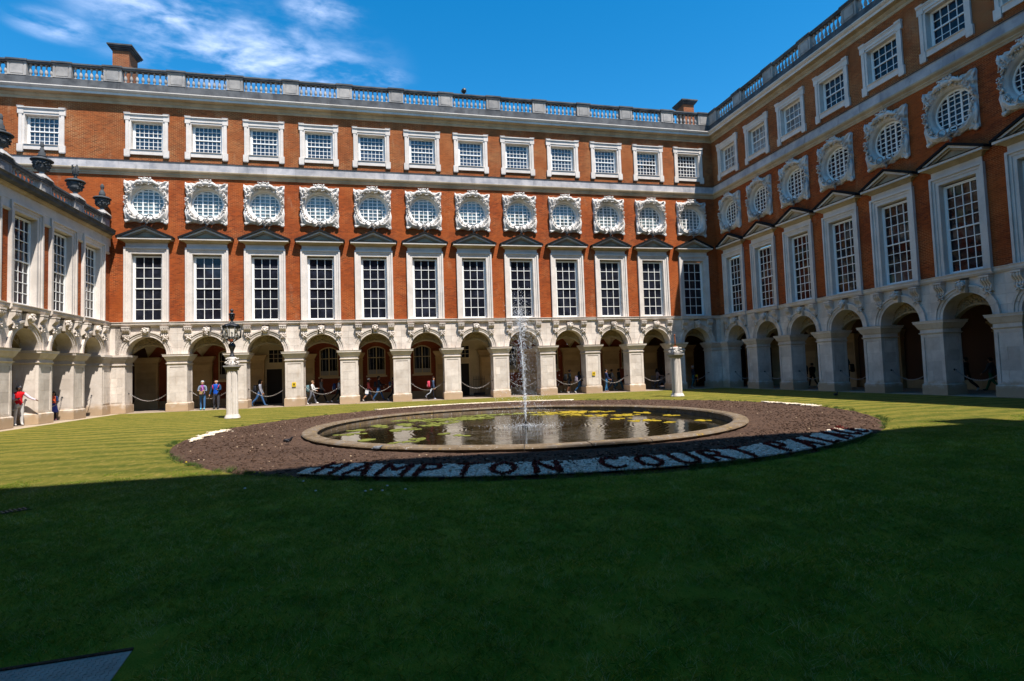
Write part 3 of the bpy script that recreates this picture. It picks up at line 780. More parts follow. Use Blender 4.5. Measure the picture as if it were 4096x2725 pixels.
def arcade(root, centers, s, hw, r, u_left, u_right, chains, back_types=None, miter=(0, 0)):
    """ground-floor arcade: piers between bays, corner piers, arches, masks, brackets"""
    pm, stones = pier_meshes(hw)
    edges = [(centers[i]+centers[i+1])/2 for i in range(len(centers)-1)]
    for e in edges:
        p = inst('pier', pm, root, (e, 0, 0))
        for st in stones: inst('stone', st, p)
    hb = s/2; ro = r+0.35
    ab = arch_backing_mesh(hb, r); ss = spandrel_stones(hb, ro); vv = voussoirs(r+0.002, ro); tm, rel = tympanum_mesh(r)
    for i, c in enumerate(centers):
        w = inst('arch', ab, root, (c, 0, 0))
        for st in ss: inst('stone', st, w)
        for v in vv: inst('voussoir', v, w)
        inst('keystone_mask', SH['masks'][(i*7+3) % 4], root, (c, 0, 0))
        for q in (-1, 1): inst('scroll_bracket', SH['brk'], root, (c+q*1.05, 0, 0))
        t = inst('lunette', tm, root, (c, 0, 0)); kind(inst('carved_relief', rel, t), 'stuff')
    # sill band, breaking forward below each window
    prev = None
    def band(a, c, k0, k1, fwd):
        pr = [(d-fwd if d < 0 else d, z) for d, z in sill_profile()]
        q = MB(); q.sweep(pr, a, c, k0, k1); q.build('sill_course', ['stone_low'], root)
    pts = []
    for c in centers: pts += [c-1.32, c+1.32]
    band(u_left, pts[0]-.003, miter[0], 0, 0)
    for i in range(0, len(pts), 2):
        band(pts[i], pts[i]+1.318, 0, 0, 0.10); band(pts[i]+1.322, pts[i+1], 0, 0, 0.10)
        if i+2 < len(pts): band(pts[i+1]+.003, pts[i+2]-.003, 0, 0, 0)
    band(pts[-1]+.003, u_right, 0, miter[1], 0)

# corner piers: an L of wall between the last arch and the corner, with its own plinth, panel and impost
def corner_pier(root, ua, ub, inner_left):
    """pier face from ua to ub; inner_left True if the corner is at ua"""
    k0, k1 = (-1.0, 0.0) if inner_left else (0.0, 1.0)
    e = 0.0
    b = MB()
    def slab(d, z0, z1, out):
        a = ua if inner_left else ua-out; c = ub if not inner_left else ub+out
        b.sweep([(0.95+ (out if out > 0 else 0), z0), (d, z0), (d, z1), (0.95+(out if out > 0 else 0), z1)][::-1][::-1], a, c, k0, k1)
    slab(-0.15, 0.0, 0.50, 0.065); slab(-0.095, 0.50, 2.88, 0.0)
    slab(-0.16, 2.88, 2.94, 0.06); slab(-0.112, 2.94, 3.10, 0.012); slab(-0.17, 3.10, 3.18, 0.07); slab(-0.22, 3.18, 3.28, 0.12); slab(-0.27, 3.28, 3.38, 0.17); slab(-0.32, 3.38, SP, 0.22)
    p = b.build('corner_pier', ['stone_low'], root)
    a, c = (ua+0.15, ub-0.14) if inner_left else (ua+0.14, ub-0.15)
    z = 0.64
    for i, h in enumerate((0.50, 0.46, 0.52, 0.58)):
        m = a + (c-a)*(0.45 if i % 2 else 0.6)
        for x0, x1 in ((a, m), (m, c)):
            q = MB(); q.box(x0+.004, x1-.004, -0.112, -0.09, z+.004, z+h-.004); q.build('stone', ['stone_low'], p)
        z += h
    # wall above, to the sill
    w = MB(); w.sweep([(0.9, SP), (-0.035, SP), (-0.035, 5.262), (0.9, 5.262)], ua, ub, k0, k1)
    wo = w.build('spandrel_wall', ['stone_low'], root)

def corridor(root, centers, s, u0, u1, types, depth=4.88):
    """vaulted walk behind the arcade; depth = back wall distance in local d"""
    D = depth
    vb = MB(); nU, nD = 14, 12
    for iu in range(nU+1):
        for idd in range(nD+1):
            u = -s/2 + s*iu/nU; d = 0.93 + (D-0.93)*idd/nD
            ra, rb = s/2-0.18, (D-0.93)/2-0.1; dm = (D+0.93)/2
            za = SP + 0.02 + 1.05*math.sqrt(max(0, 1-(u/ra)**2)); zb = SP + 0.02 + 1.05*math.sqrt(max(0, 1-((d-dm)/rb)**2))
            vb.v.append((u, d, max(za, zb)))
    for iu in range(nU):
        for idd in range(nD):
            a = iu*(nD+1)+idd; vb.f.append((a, a+1, a+nD+2, a+nD+1)); vb.m.append(0); vb.sm.append(True)
    vm = vb.mesh('vault', ['plaster'])
    pb = MB(); h = 0.70
    pb.box(-h-0.04, h+0.04, D-0.34, D, 0, 0.52); pb.box(-h, h, D-0.28, D, 0.52, 2.95)
    pb.box(-h-0.05, h+0.05, D-0.33, D, 2.95, 3.02); pb.box(-h-0.01, h+0.01, D-0.29, D, 3.02, 3.14)
    pb.frustum((-h-0.02, h+0.02, D-0.30, D), (-h-0.16, h+0.16, D-0.44, D), 3.14, 3.40); pb.box(-h-0.19, h+0.19, D-0.47, D, 3.40, 3.5)
    plm = pb.mesh('pilaster', ['stone_in'])
    sts = []
    z = 0.53
    for i, hh in enumerate((0.52, 0.48, 0.55, 0.42, 0.43)):
        q = MB(); q.box(-h+0.12, h-0.12, D-0.305, D-0.27, z+.004, z+hh-.004); sts.append(q.mesh('stone', ['stone_in'])); z += hh
    for i, c in enumerate(centers):
        inst('vault', vm, root, (c, 0, 0))
        t = types[i] if types else 'plain'
        e = c + s/2
        for ee in ([c-s/2, e] if i == 0 else [e]):
            p = inst('pilaster', plm, root, (ee, 0, 0))
            for st in sts: inst('stone', st, p)
        b = MB(); a0, a1 = c-s/2, c+s/2
        holes = []
        if t in ('window', 'window_bench'): holes = [(c-0.66, c+0.66, 1.80, 3.99)]
        wall_holes(b, a0, a1, 0.50 if t != 'door' else 0, 5.2, holes, D, D+0.25, 0)
        wn_ = b.build('walk_wall', ['plaster' if t == 'door' else ('wood_and_dim' if t in ('wood_and_dim', 'dark') else 'brick_in')], root)  # dark bays get the door brown, shade put into the wall colour
        if t not in ('door', 'wood_and_dim'):
            q = MB(); q.box(a0, (a0+a1)/2-.004, D-0.05, D+0.2, 0, 0.5); q.box((a0+a1)/2+.004, a1, D-0.05, D+0.2, 0, 0.5); q.build('skirting', ['stone_in'], root)
        if holes:
            w = MB(); hw_, z0, zs_, rise = 0.66, 1.80, 3.72, 0.26
            Rr = (hw_**2+rise**2)/(2*rise); cz = zs_+rise-Rr
            def tp(u): return cz+math.sqrt(Rr*Rr-u*u)
            # brick infill above the arched head
            n = 10
            fr = MB()
            for k in range(n):
                ua, ub = -hw_+2*hw_*k/n, -hw_+2*hw_*(k+1)/n
                w.prism([(ua, tp(ua)), (ub, tp(ub)), (ub, 4.0), (ua, 4.0)], D+0.001, D+0.2, 1)
                fr.prism([(ua, tp(ua)-0.075), (ub, tp(ub)-0.075), (ub, tp(ub)), (ua, tp(ua))], D+0.04, D+0.14)
            for sx in (-1, 1):
                x0, x1 = sorted((sx*hw_, sx*(hw_-0.075))); fr.box(x0, x1, D+0.04, D+0.14, z0, tp(hw_)-0.0)
            fr.box(-hw_, hw_, D-0.03, D+0.14, z0, z0+0.10); fr.box(-0.035, 0.035, D+0.05, D+0.13, z0+.1, tp(0)-0.075); fr.box(-hw_+.075, hw_-.075, D+0.05, D+0.13, 3.10, 3.15)
            fr.box(-hw_-0.10, hw_+0.10, D-0.06, D+0.02, z0-0.13, z0-.002)
            wo = w.build('arched_window', ['cream', 'brick_in'], root, (c, 0, 0)); fo = fr.build('window_frame', ['cream'], wo)
            g = MB()
            for (x0, x1) in ((-hw_+.075, -.035), (.035, hw_-.075)):
                g.add([(x0, D+0.10, z0+.1), (x1, D+0.10, z0+.1), (x1, D+0.10, 3.1), (x0, D+0.10, 3.1)], [(0, 1, 2, 3)])
                zt0, zt1 = tp(x0)-.07, tp(x1)-.07
                g.add([(x0, D+0.10, 3.15), (x1, D+0.10, 3.15), (x1, D+0.10, zt1), (x0, D+0.10, zt0)], [(0, 1, 2, 3)])
            g.build('pane', ['glass_in'], wo)
            q = MB()
            for k in range(4):
                x = (-0.48, -0.22, 0.22, 0.48)[k]; q.box(x-.012, x+.012, D+0.075, D+0.095, z0+.1, tp(x)-.08)
            q.box(-hw_+.08, hw_-.08, D+0.085, D+0.095, z0+.1, z0+.42, 1)
            q.build('glazing_bar', ['chain', 'bench'], wo)
        if t == 'door':
            q = MB(); q.box(-0.52, 0.52, D-0.04, D-0.001, 0.02, 2.48); do = q.build('door', ['darkdoor'], root, (c-0.35, 0, 0))
            q = MB(); frame_ring(q, 0.52, 0.02, 2.48, 0.11, D-0.07, D-0.002, 0, False); q.build('door_frame', ['plaster'], do)
            q = MB(); q.box(-0.03, 0.03, D-0.1, D-0.04, 1.05, 1.11); q.build('handle', ['iron'], do, (0.42, 0, 0))
            q = MB(); frame_ring(q, 0.45, 2.95, 3.85, 0.05, D-0.05, D-0.002, 0); q.box(-0.16, -0.13, D-.04, D-.003, 2.95, 3.85); q.box(0.13, 0.16, D-.04, D-.003, 2.95, 3.85); q.box(-.45, .45, D-.038, D-.004, 3.23, 3.26); q.box(-.45, .45, D-.038, D-.004, 3.54, 3.57)
            fo = q.build('fanlight', ['plaster'], root, (c-0.25, 0, 0))
            q = MB(); q.box(-.45, .45, D-.02, D-.0015, 2.95, 3.85); q.build('pane', ['glass_in'], fo)
            q = MB()
            for k in range(8): q.tube([(-0.42+0.12*k, 0, 0.05), (-0.42+0.12*k, 0, 1.42), (-0.42+.12*k, 0, 1.5)], [0.012, 0.012, 0.002], 5)
            q.box(-0.45, 0.45, -0.012, 0.012, 1.22, 1.25); q.box(-0.45, 0.45, -0.05, 0.05, 0.03, 0.22)
            q.build('railing', ['iron'], root, (c + (0.85 if i > 3 else -1.15), D-0.5, 0))
        if t == 'wood_and_dim':
            q = MB()
            for k in range(4):
                q.box(-1.0+0.5*k+.02, -0.5+0.5*k-.02, D-0.03, D+0.0, 0.2, 1.4); q.box(-1.0+0.5*k+.02, -0.5+0.5*k-.02, D-0.03, D+0.0, 1.6, 3.0)
            q.build('door_panel', ['wood_and_dim'], root, (c, 0, 0))

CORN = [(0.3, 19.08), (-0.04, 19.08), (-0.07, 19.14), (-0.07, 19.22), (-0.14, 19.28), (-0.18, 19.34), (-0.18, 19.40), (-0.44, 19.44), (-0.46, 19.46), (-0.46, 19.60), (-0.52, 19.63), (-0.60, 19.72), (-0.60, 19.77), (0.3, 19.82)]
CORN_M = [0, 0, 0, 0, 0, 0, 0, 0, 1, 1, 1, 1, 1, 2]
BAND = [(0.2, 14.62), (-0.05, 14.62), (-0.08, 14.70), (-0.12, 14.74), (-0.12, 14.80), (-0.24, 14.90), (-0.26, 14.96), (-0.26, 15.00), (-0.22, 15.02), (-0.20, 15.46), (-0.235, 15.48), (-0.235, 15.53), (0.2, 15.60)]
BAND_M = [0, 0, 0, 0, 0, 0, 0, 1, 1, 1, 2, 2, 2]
def split_course(root, name, prof, ms, mats, u0, u1, k0, k1, step, off=0.0):
    cuts = [u0]; u = u0 + step + off
    while u < u1 - step*0.6: cuts.append(u); u += step
    cuts.append(u1); cache = {}
    for i in range(len(cuts)-1):
        a, c = cuts[i], cuts[i+1]; first, last = i == 0, i == len(cuts)-2
        if first or last:
            b = MB(); b.sweep(prof, a, c-(0 if last else .006), k0 if first else 0, k1 if last else 0, ms); b.build(name, mats, root)
        else:
            key = round(c-a, 3)
            if key not in cache: b = MB(); b.sweep(prof, 0, c-a-.006, 0, 0, ms); cache[key] = b.mesh(name, mats)
            inst(name, cache[key], root, (a, 0, 0))
def balustrade(root, u0, u1, peds, zb, ph=0.98, d0=-0.16, d1=0.14, hb=0.78, blocking=True, first_half=True, mats=('stone_dark', 'stone_bal'), nb=7, bal='bal', kk=(0, 0)):
    """peds: pedestal centres; zb: top of blocking course"""
    zr = zb + hb
    pmb = MB(); w = ph/2
    pmb.box(-w, w, d0-0.02, d1+0.02, zb-0.02, zr, 0)
    for a, c in ((-w, -w+0.12), (w-0.12, w)): pmb.box(a, c, d0-0.045, d0-0.02, zb, zr-0.001, 0)
    pmb.box(-w+.12, w-.12, d0-0.045, d0-0.02, zr-0.07, zr-0.001, 0); pmb.box(-w+.12, w-.12, d0-0.045, d0-0.02, zb, zb+0.06, 0)
    pmb.box(-w+.17, w-.17, d0-0.05, d0-0.02, zb+0.10, zr-0.11, 0)
    pmb.box(-w-0.03, w+0.03, d0-0.10, d1+0.08, zr, zr+0.10, 1); pmb.box(-w-0.06, w+0.06, d0-0.14, d1+0.12, zr+0.10, zr+0.20, 1)
    pm = pmb.mesh('pedestal', [mats[1], mats[0]])
    for p in peds: inst('pedestal', pm, root, (p, 0, 0))
    gaps = []
    for i in range(len(peds)-1): gaps.append((peds[i]+w, peds[i+1]-w))
    if u0 < peds[0]-w-0.3: gaps.insert(0, (u0, peds[0]-w))
    if u1 > peds[-1]+w+0.3: gaps.append((peds[-1]+w, u1))
    for a, c in gaps:
        q = MB(); q.box(a+.003, c-.003, d0-0.05, d1+0.03, zr+.001, zr+0.085, 0); q.box(a+.003, c-.003, d0-0.09, d1+0.07, zr+0.085, zr+0.175, 0); q.build('rail', [mats[0]], root)
        n = max(1, round((c-a)/(2.42/(nb+1)))) 
        for k in range(n): inst('baluster', SH[bal], root, (a + (c-a)*(k+0.5)/n, (d0+d1)/2, zb))

def brick_upper(root, u0, u1, centers, extra_top=(), k1=0):
    b = MB(); holes = []
    for c in centers: holes += [(c-0.88, c+0.88, 5.49, 9.77), (c-1.12, c+1.12, RZ-1.12, RZ+1.12)]
    wall_holes(b, u0, u1, 5.30, 14.72, holes, 0, 0.45, 0)
    b.build('brick_wall', ['brick_rubbed'], root)
    b = MB(); holes = [(c-0.91, c+0.91, 16.22, 18.12) for c in list(centers)+list(extra_top)]
    wall_holes(b, u0, u1, 15.40, 19.2, holes, 0, 0.45, 0)
    b.build('brick_wall', ['brick'], root)

# ================================================================== THE COURT
XB, YB, XLB = 39.494, 0.12, -2.027
# ---- back wing
rnd = random.Random(11)
back = empty('palace_wing', (0, YB, 0), 0)
tag(back, 'orange brick palace wing facing the camera across the court, twelve arches wide', 'building')
cB = [3.4*i for i in range(12)]
arcade(back, cB, 3.4, 0.555, AR, XLB, XB, True, miter=(-1, 1))
corner_pier(back, XLB, -1.145, True); corner_pier(back, 37.4+1.145, XB, False)
corridor(back, cB, 3.4, 0, 0, ['plain', 'window', 'door', 'window', 'window', 'window', 'door', 'window', 'window', 'window', 'window', 'wood_and_dim'])
brick_upper(back, -12.0, XB, cB, extra_top=(-5.65,))
for i, c in enumerate(cB):
    add_tall_window(back, c, 3, 6, 'glass', rnd)
    add_round_window(back, c, 'glass_round', i)
    add_top_window(back, c, 6, 6, 'glass_top', i)
add_top_window(back, -5.65, 6, 6, 'glass_top', 55)
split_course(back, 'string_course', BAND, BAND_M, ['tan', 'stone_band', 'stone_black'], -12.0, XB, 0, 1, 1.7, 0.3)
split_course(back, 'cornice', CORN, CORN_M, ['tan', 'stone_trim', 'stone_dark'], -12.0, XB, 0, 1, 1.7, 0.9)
BLOCK = [(0.2, 19.80), (-0.26, 19.80), (-0.24, 19.84), (-0.18, 19.88), (-0.18, 20.42), (0.2, 20.42)]
split_course(back, 'blocking_course', BLOCK, [0]*6, ['stone_dark'], -12.0, XB, 0, 1, 3.4, -1.0)
pedsB = [-11.3, -9.4, -6.9, -4.55, -1.85] + [3.4*(i+.5) for i in range(0, 11)] + [38.85]
balustrade(back, -12.0, XB, pedsB, 20.42)
def chimney(root, u0, u1, d0, d1, z0, z1):
    b = MB(); b.box(u0, u1, d0, d1, z0, z1); c = b.build('chimney', ['brick_ch'], root)
    b = MB()
    for k, (e, h) in enumerate(((0.05, 0.08), (0.12, 0.10), (0.20, 0.10), (0.26, 0.10))):
        z = z1 + sum((0.08, 0.10, 0.10, 0.10)[:k]); b.box(u0-e, u1+e, d0-e, d1+e, z, z+h-.001)
    b.build('chimney_cap', ['stone_dark'], c)
    b = MB()
    b.lathe([(0.12, 0), (0.11, 0.3), (0.13, 0.32)], 10, ((u0+u1)/2, (d0+d1)/2, z1+0.38)); b.build('chimney_pot', ['rust'], c) if False else None
chimney(back, -3.55, -2.54, 3.9, 5.3, 19.3, 24.62)
chimney(back, 39.62, 40.60, 3.9, 5.1, 19.3, 24.12)
b = MB(); b.box(-12, 45, 0.46, 9.0, 19.25, 19.5); b.build('roof', ['roof'], back)
b = MB(); b.box(-12, 45, 8.9, 9.2, 0, 19.3); b.box(-12, -11.8, 0.46, 9, 5.3, 19.3); b.box(-11.8, 44.9, 0.47, 8.9, 5.32, 5.5); b.build('rear_wall', ['brick'], back)

for q_ in ((39.1, 45.2, 4.88, 5.1, 0, 5.3), (-7.2, -1.702, 4.88, 5.1, 0, 5.3), (45.0, 45.2, -0.1, 4.879, 0, 5.3)):
    b = MB(); b.box(*q_); b.build('walk_wall', ['wood_and_dim'], back)  # dark brown here stands in for the shade of the walk ends
# ---- right wing (faces left); local u runs towards the camera
sR = 3.339; oR = 0.12 + 1.937
cR = [oR + sR*j for j in range(11)]
right = empty('palace_wing', (XB, YB, 0), R(-90))
tag(right, 'shaded brick palace wing on the right with pedimented windows and round windows', 'building')
arcade(right, cR, sR, 0.555, AR, 0, 37.6, True, miter=(-1, 0))
corner_pier(right, 0, oR-1.115, True)
corridor(right, [oR-sR]+cR, sR, 0, 0, ['dark']*(len(cR)+1))  # walls coloured dark so this walk sinks into shade
brick_upper(right, 0.0, 38.6, cR)
for j, c in enumerate(cR[:8]):
    add_tall_window(right, c, 4, 8, 'glass_tap', rnd)
    add_round_window(right, c, 'glass', 20+j)
    add_top_window(right, c, 4, 4, 'glass_curt' if j < 3 else 'glass', 30+j)
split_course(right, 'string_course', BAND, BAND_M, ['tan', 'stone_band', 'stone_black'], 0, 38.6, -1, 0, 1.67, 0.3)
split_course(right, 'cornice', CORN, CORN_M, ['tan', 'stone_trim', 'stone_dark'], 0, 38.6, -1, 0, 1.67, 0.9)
split_course(right, 'blocking_course', BLOCK, [0]*6, ['stone_dark'], 0, 38.6, -1, 0, 3.34, -1.0)
balustrade(right, 0, 38.5, [0.64]+[oR+sR*(j+.5) for j in range(11)], 20.42)
b = MB(); b.box(0, 38.6, 0.46, 9.0, 19.25, 19.5); b.build('roof', ['roof'], right)
b = MB(); b.box(-4.8, 38.6, 8.9, 9.2, 0, 19.3); b.box(-4.8, 38.6, 0.47, 8.9, 5.32, 5.5); b.build('rear_wall', ['brick'], right)

# ---- left wing: two storeys, balustrade with urns
sL = 3.125; cL = [-(0.12+1.98+sL*k) for k in range(11)][::-1]
left = empty('palace_wing', (XLB, YB, 0), R(90))
tag(left, 'low sunlit palace wing on the left with a balustrade of dark urns', 'building')
arcade(left, cL, sL, 0.57, 1.0, -38.0, 0, True, miter=(0, 1))
corner_pier(left, cL[-1]+0.99, 0, False)
corridor(left, cL, sL, 0, 0, ['plain' for i in cL], depth=4.5)
b = MB(); wall_holes(b, -38.3, 0, 5.30, 10.18, [(c-0.88, c+0.88, 5.49, 9.77) for c in cL], 0, 0.45); b.build('brick_wall', ['brick_rubbed'], left)
for k, c in enumerate(cL):
    add_tall_window(left, c, 4, 8, 'glass', rnd, ped=False) if k > 5 else None
for c in cL:   # brick strips between the windows get a small stone head
    b = MB(); b.box(c+1.24, c+1.88, -0.06, 0.05, 9.72, 10.14); b.frustum((c+1.24, c+1.88, -.06, .05), (c+1.24, c+1.88, -.12, .05), 9.62, 9.719); b.build('strip_head', ['stone_trim'], left)
b = MB(); b.sweep([(0.3, 10.14), (-0.08, 10.14), (-0.08, 10.60), (0.3, 10.60)], -38.3, 0, 0, 1); b.build('frieze', ['stone_trim'], left)
LC = [(0.3, 10.60), (-0.10, 10.60), (-0.20, 10.68), (-0.22, 10.76), (-0.50, 10.80), (-0.52, 10.94), (-0.60, 11.0), (0.3, 11.04)]
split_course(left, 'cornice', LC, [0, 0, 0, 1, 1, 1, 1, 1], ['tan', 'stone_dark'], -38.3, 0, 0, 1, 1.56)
b = MB(); b.sweep([(0.2, 11.0), (-0.28, 11.0), (-0.28, 11.16), (0.2, 11.16)], -38.3, 0, 0, 1); b.build('blocking_course', ['stone_bal'], left)
pedsL = [cL[0]-sL/2] + [c+sL/2 for c in cL[:-1]] + [-0.62]
balustrade(left, -38.3, 0, pedsL, 11.16, ph=0.92, hb=0.60, bal='bal_low', mats=('stone_dark', 'stone_bal'), d0=0.0, d1=0.3)
b = MB(); b.box(-38.3, 0, 0.2, 9.0, 10.6, 11.05); b.build('roof', ['roof'], left)
b = MB(); b.box(-38.3, 0, 8.9, 9.1, 0, 10.7); b.build('rear_wall', ['brick'], left)

# ---- wing behind the camera (casts the foreground shade)
south = empty('palace_wing', (XB, -38.62, 0), R(180))
tag(south, 'brick palace wing on the near side of the court behind the viewpoint', 'building')
b = MB(); wall_holes(b, -6, 42, 5.3, 19.2, [(0.9+3.4*i, 2.6+3.4*i, 5.5, 9.75) for i in range(12)]+[(0.9+3.4*i, 2.6+3.4*i, 16.2, 18.1) for i in range(12)], 0, 0.45); b.build('brick_wall', ['brick'], south)
b = MB(); wall_holes(b, -6, 42, 0, 5.3, [(0.6+3.4*i, 2.9+3.4*i, 0, 4.2) for i in range(12)], 0.02, 0.9); b.build('arcade_wall', ['stone_low'], south)
b = MB(); b.sweep([(0.3, 14.62), (-.2, 14.62), (-.2, 15.5), (.3, 15.5)], 0, 41.5); b.build('string_course', ['stone_band'], south)
b = MB(); b.sweep(CORN, 0, 41.5); b.sweep([(0.2, 19.80), (-0.4, 19.80), (-0.4, 20.60), (0.2, 20.60)], 0, 41.5); b.build('cornice', ['stone_trim'], south)
b = MB(); b.box(-6, 42, -0.55, 0.0, 20.6, 22.4); b.build('parapet', ['stone_bal'], south)  # unseen parapet, height raised to set the foreground shade edge
b = MB(); b.box(-6, 42, 0.46, 9, 19.25, 19.5); b.box(-6, 42, 0.5, 9, 5.2, 5.4); b.box(-6, 42, 8.9, 9.1, 0, 19.4); b.box(-6, -5.8, .5, 9, 0, 19.3); b.box(41.8, 42, .5, 9, 0, 19.3); b.build('roof', ['roof'], south)
b = MB()
for i in range(12):
    b.box(0.9+3.4*i, 2.6+3.4*i, 0.3, 0.32, 5.5, 9.75); b.box(0.9+3.4*i, 2.6+3.4*i, 0.3, 0.32, 16.2, 18.1)
b.build('window', ['glass'], south)
chimney(south, XB-36.6, XB-35.2, 1.0, 2.3, 19.3, 26.4)

# ================================================================== GROUND
PC = (18.65, -19.7)      # pool centre
BC, BR = (18.9, -19.1), 10.9   # flower bed: centre and mean radius; its rim is slightly egg-shaped
BH = [11.223, 0.413, 0.804, 0.01, 0.338, 0.085, 0.033, 0.054, 0.004]
def bed_r(a): return BH[0] + sum(BH[2*k-1]*math.cos(k*a) + BH[2*k]*math.sin(k*a) for k in range(1, 5))
def bed_out(x, y):   # metres outside the rim
    return math.hypot(x-BC[0], y-BC[1]) - bed_r(math.atan2(y-BC[1], x-BC[0]))
def ground_mats():
    m = mat('lawn', (0.06, 0.09, 0.015), 0.95, 0.1); nt = m.node_tree; P = geo_pos(nt); s = sepz(nt, P)
    # mowing stripes parallel to the back wing, slightly wavy
    wv = mth(nt, 'ADD', s[1], mth(nt, 'MULTIPLY', tex_noise(nt, P, 0.3, 3, 0.6), 2.6))
    st = mth(nt, 'SINE', mth(nt, 'MULTIPLY', wv, 2*math.pi/1.05))
    stn = mrange(nt, mth(nt, 'ADD', st, mth(nt, 'MULTIPLY', tex_noise(nt, P, 2.2, 5, 0.7), 2.2)), 0.2, 2.2)
    n1 = tex_noise(nt, P, 0.5, 5, 0.6); n2 = tex_noise(nt, P, 6, 5, 0.7, (1, 0.6, 1)); n3 = tex_noise(nt, P, 60, 3, 0.7)
    far = mrange(nt, s[1], -26, -16)
    dark, lite, dry = (0.085, 0.098, 0.012), (0.235, 0.190, 0.032), (0.40, 0.28, 0.075)
    c = mixc(nt, mth(nt, 'MULTIPLY', stn, mrange(nt, s[1], -27, -14, 0.5, 0.95)), dark, lite)
    c = mixc(nt, mrange(nt, n1, 0.40, 0.7, 0, 0.35), c, lite)
    c = mixc(nt, mrange(nt, n2, 0.48, 0.72, 0, 0.6), c, dry)
    c = mixc(nt, mrange(nt, tex_noise(nt, P, 14, 4, 0.8, (1, 0.4, 1), (3, 3, 3)), 0.5, 0.7, 0, 0.6), c, (0.05, 0.075, 0.010))
    c = mixc(nt, mrange(nt, n3, 0.35, 0.75, 0.0, 0.5), c, (0.045, 0.06, 0.01))
    c = mixc(nt, mrange(nt, s[1], -26.5, -30, 0, 0.85), c, mixc(nt, mrange(nt, tex_noise(nt, P, 1.6, 5, 0.7), 0.4, 0.65), (0.11, 0.195, 0.010), (0.24, 0.27, 0.020)))  # near lawn greener and brighter where the wing's shade falls, lifting that shade
    L(nt, c, pn(m).inputs['Base Color'])
    bump(nt, m, mth(nt, 'ADD', n3, n2), 0.8, 0.04)
    M['lawn'] = m
    m = mat('soil', (0.1, 0.055, 0.03), 0.95, 0.15); nt = m.node_tree; P = geo_pos(nt)
    n1 = tex_noise(nt, P, 0.8, 6, 0.65); n2 = tex_noise(nt, P, 14, 6, 0.75); n3 = tex_noise(nt, P, 45, 3, 0.6)
    c = ramp(nt, n1, [(0.3, (0.070, 0.040, 0.027)), (0.7, (0.125, 0.073, 0.048))])
    c = mixc(nt, mrange(nt, n2, 0.45, 0.62, 0, 0.85), c, (0.030, 0.018, 0.014))
    c = mixc(nt, mrange(nt, tex_noise(nt, P, 30, 4, 0.7, (1, 1, 1), (5, 5, 5)), 0.56, 0.68, 0, 0.6), c, (0.24, 0.15, 0.10))
    c = mixc(nt, mrange(nt, n3, 0.66, 0.74, 0, 0.8), c, (0.33, 0.24, 0.17))
    L(nt, c, pn(m).inputs['Base Color']); bump(nt, m, mth(nt, 'ADD', n2, mth(nt, 'MULTIPLY', n3, 0.4)), 1.0, 0.06); M['soil'] = m
    m = mat('paving', (0.4, 0.33, 0.25), 0.9, 0.2); nt = m.node_tree; P = geo_pos(nt)
    n = tex_noise(nt, P, 18, 5, 0.7); n0 = tex_noise(nt, P, 0.8, 4)
    c = ramp(nt, n, [(0.3, (0.22, 0.16, 0.11)), (0.55, (0.40, 0.32, 0.23)), (0.75, (0.52, 0.45, 0.36))])
    c = mixc(nt, mrange(nt, n0, .4, .7, 0, .4), c, (0.3, 0.2, 0.12))
    L(nt, c, pn(m).inputs['Base Color']); bump(nt, m, n, 0.5, 0.02); M['paving'] = m
    m = mat('walk_floor', (0.16, 0.13, 0.11), 0.7, 0.3); nt = m.node_tree; P = geo_pos(nt)
    n = tex_noise(nt, P, 3, 5, 0.7); L(nt, ramp(nt, n, [(0.3, (0.20, 0.155, 0.12)), (0.7, (0.34, 0.27, 0.21))]), pn(m).inputs['Base Color']); M['walk'] = m
    m = mat('kerb_stone', (0.3, 0.25, 0.18), 0.85, 0.3); nt = m.node_tree; P = geo_pos(nt)
    n = tex_noise(nt, P, 2.2, 6, 0.7); n2 = tex_noise(nt, P, 12, 5, 0.7)
    c = ramp(nt, n, [(0.25, (0.07, 0.050, 0.030)), (0.5, (0.15, 0.105, 0.062)), (0.72, (0.16, 0.14, 0.12))])
    c = mixc(nt, mrange(nt, n2, 0.60, 0.68, 0, 0.8), c, (0.5, 0.46, 0.42)); 
    n3 = tex_noise(nt, P, 5, 5, 0.7, (1, 1, 1), (4, 4, 4)); c = mixc(nt, mrange(nt, n3, 0.58, 0.7, 0, 0.8), c, (0.35, 0.22, 0.04))
    c = mixc(nt, mrange(nt, tex_noise(nt, P, 3.5, 6, 0.75, (1, 1, 2), (1, 9, 4)), 0.55, 0.7, 0, 0.75), c, (0.055, 0.045, 0.02))
    L(nt, c, pn(m).inputs['Base Color']); bump(nt, m, n2, 0.6, 0.02); M['kerb'] = m
    m = mat('pond_water', (0.012, 0.010, 0.005), 0.02, 0.5); nt = m.node_tree; P = geo_pos(nt)
    pn(m).inputs['IOR'].default_value = 1.5
    sub = N(nt, 'ShaderNodeVectorMath', operation='SUBTRACT'); L(nt, P, sub.inputs[0]); sub.inputs[1].default_value = (PC[0], PC[1]-0.3, 0)
    ln = N(nt, 'ShaderNodeVectorMath', operation='LENGTH'); L(nt, sub.outputs[0], ln.inputs[0]); r = ln.outputs['Value']
    rn = mth(nt, 'ADD', r, mth(nt, 'MULTIPLY', tex_noise(nt, P, 1.3, 3), 0.5))
    w1 = mth(nt, 'SINE', mth(nt, 'MULTIPLY', rn, 38)); amp = mrange(nt, r, 0.3, 6.4, 1.0, 0.10)
    w = mth(nt, 'MULTIPLY', w1, amp)
    h = mth(nt, 'ADD', w, mth(nt, 'MULTIPLY', tex_noise(nt, P, 5, 3, 0.6), 0.9))
    bump(nt, m, h, 0.13, 0.02); M['water'] = m
    m = mat('floating_weed', (0.2, 0.2, 0.03), 0.8, 0.2); nt = m.node_tree; P = geo_pos(nt)
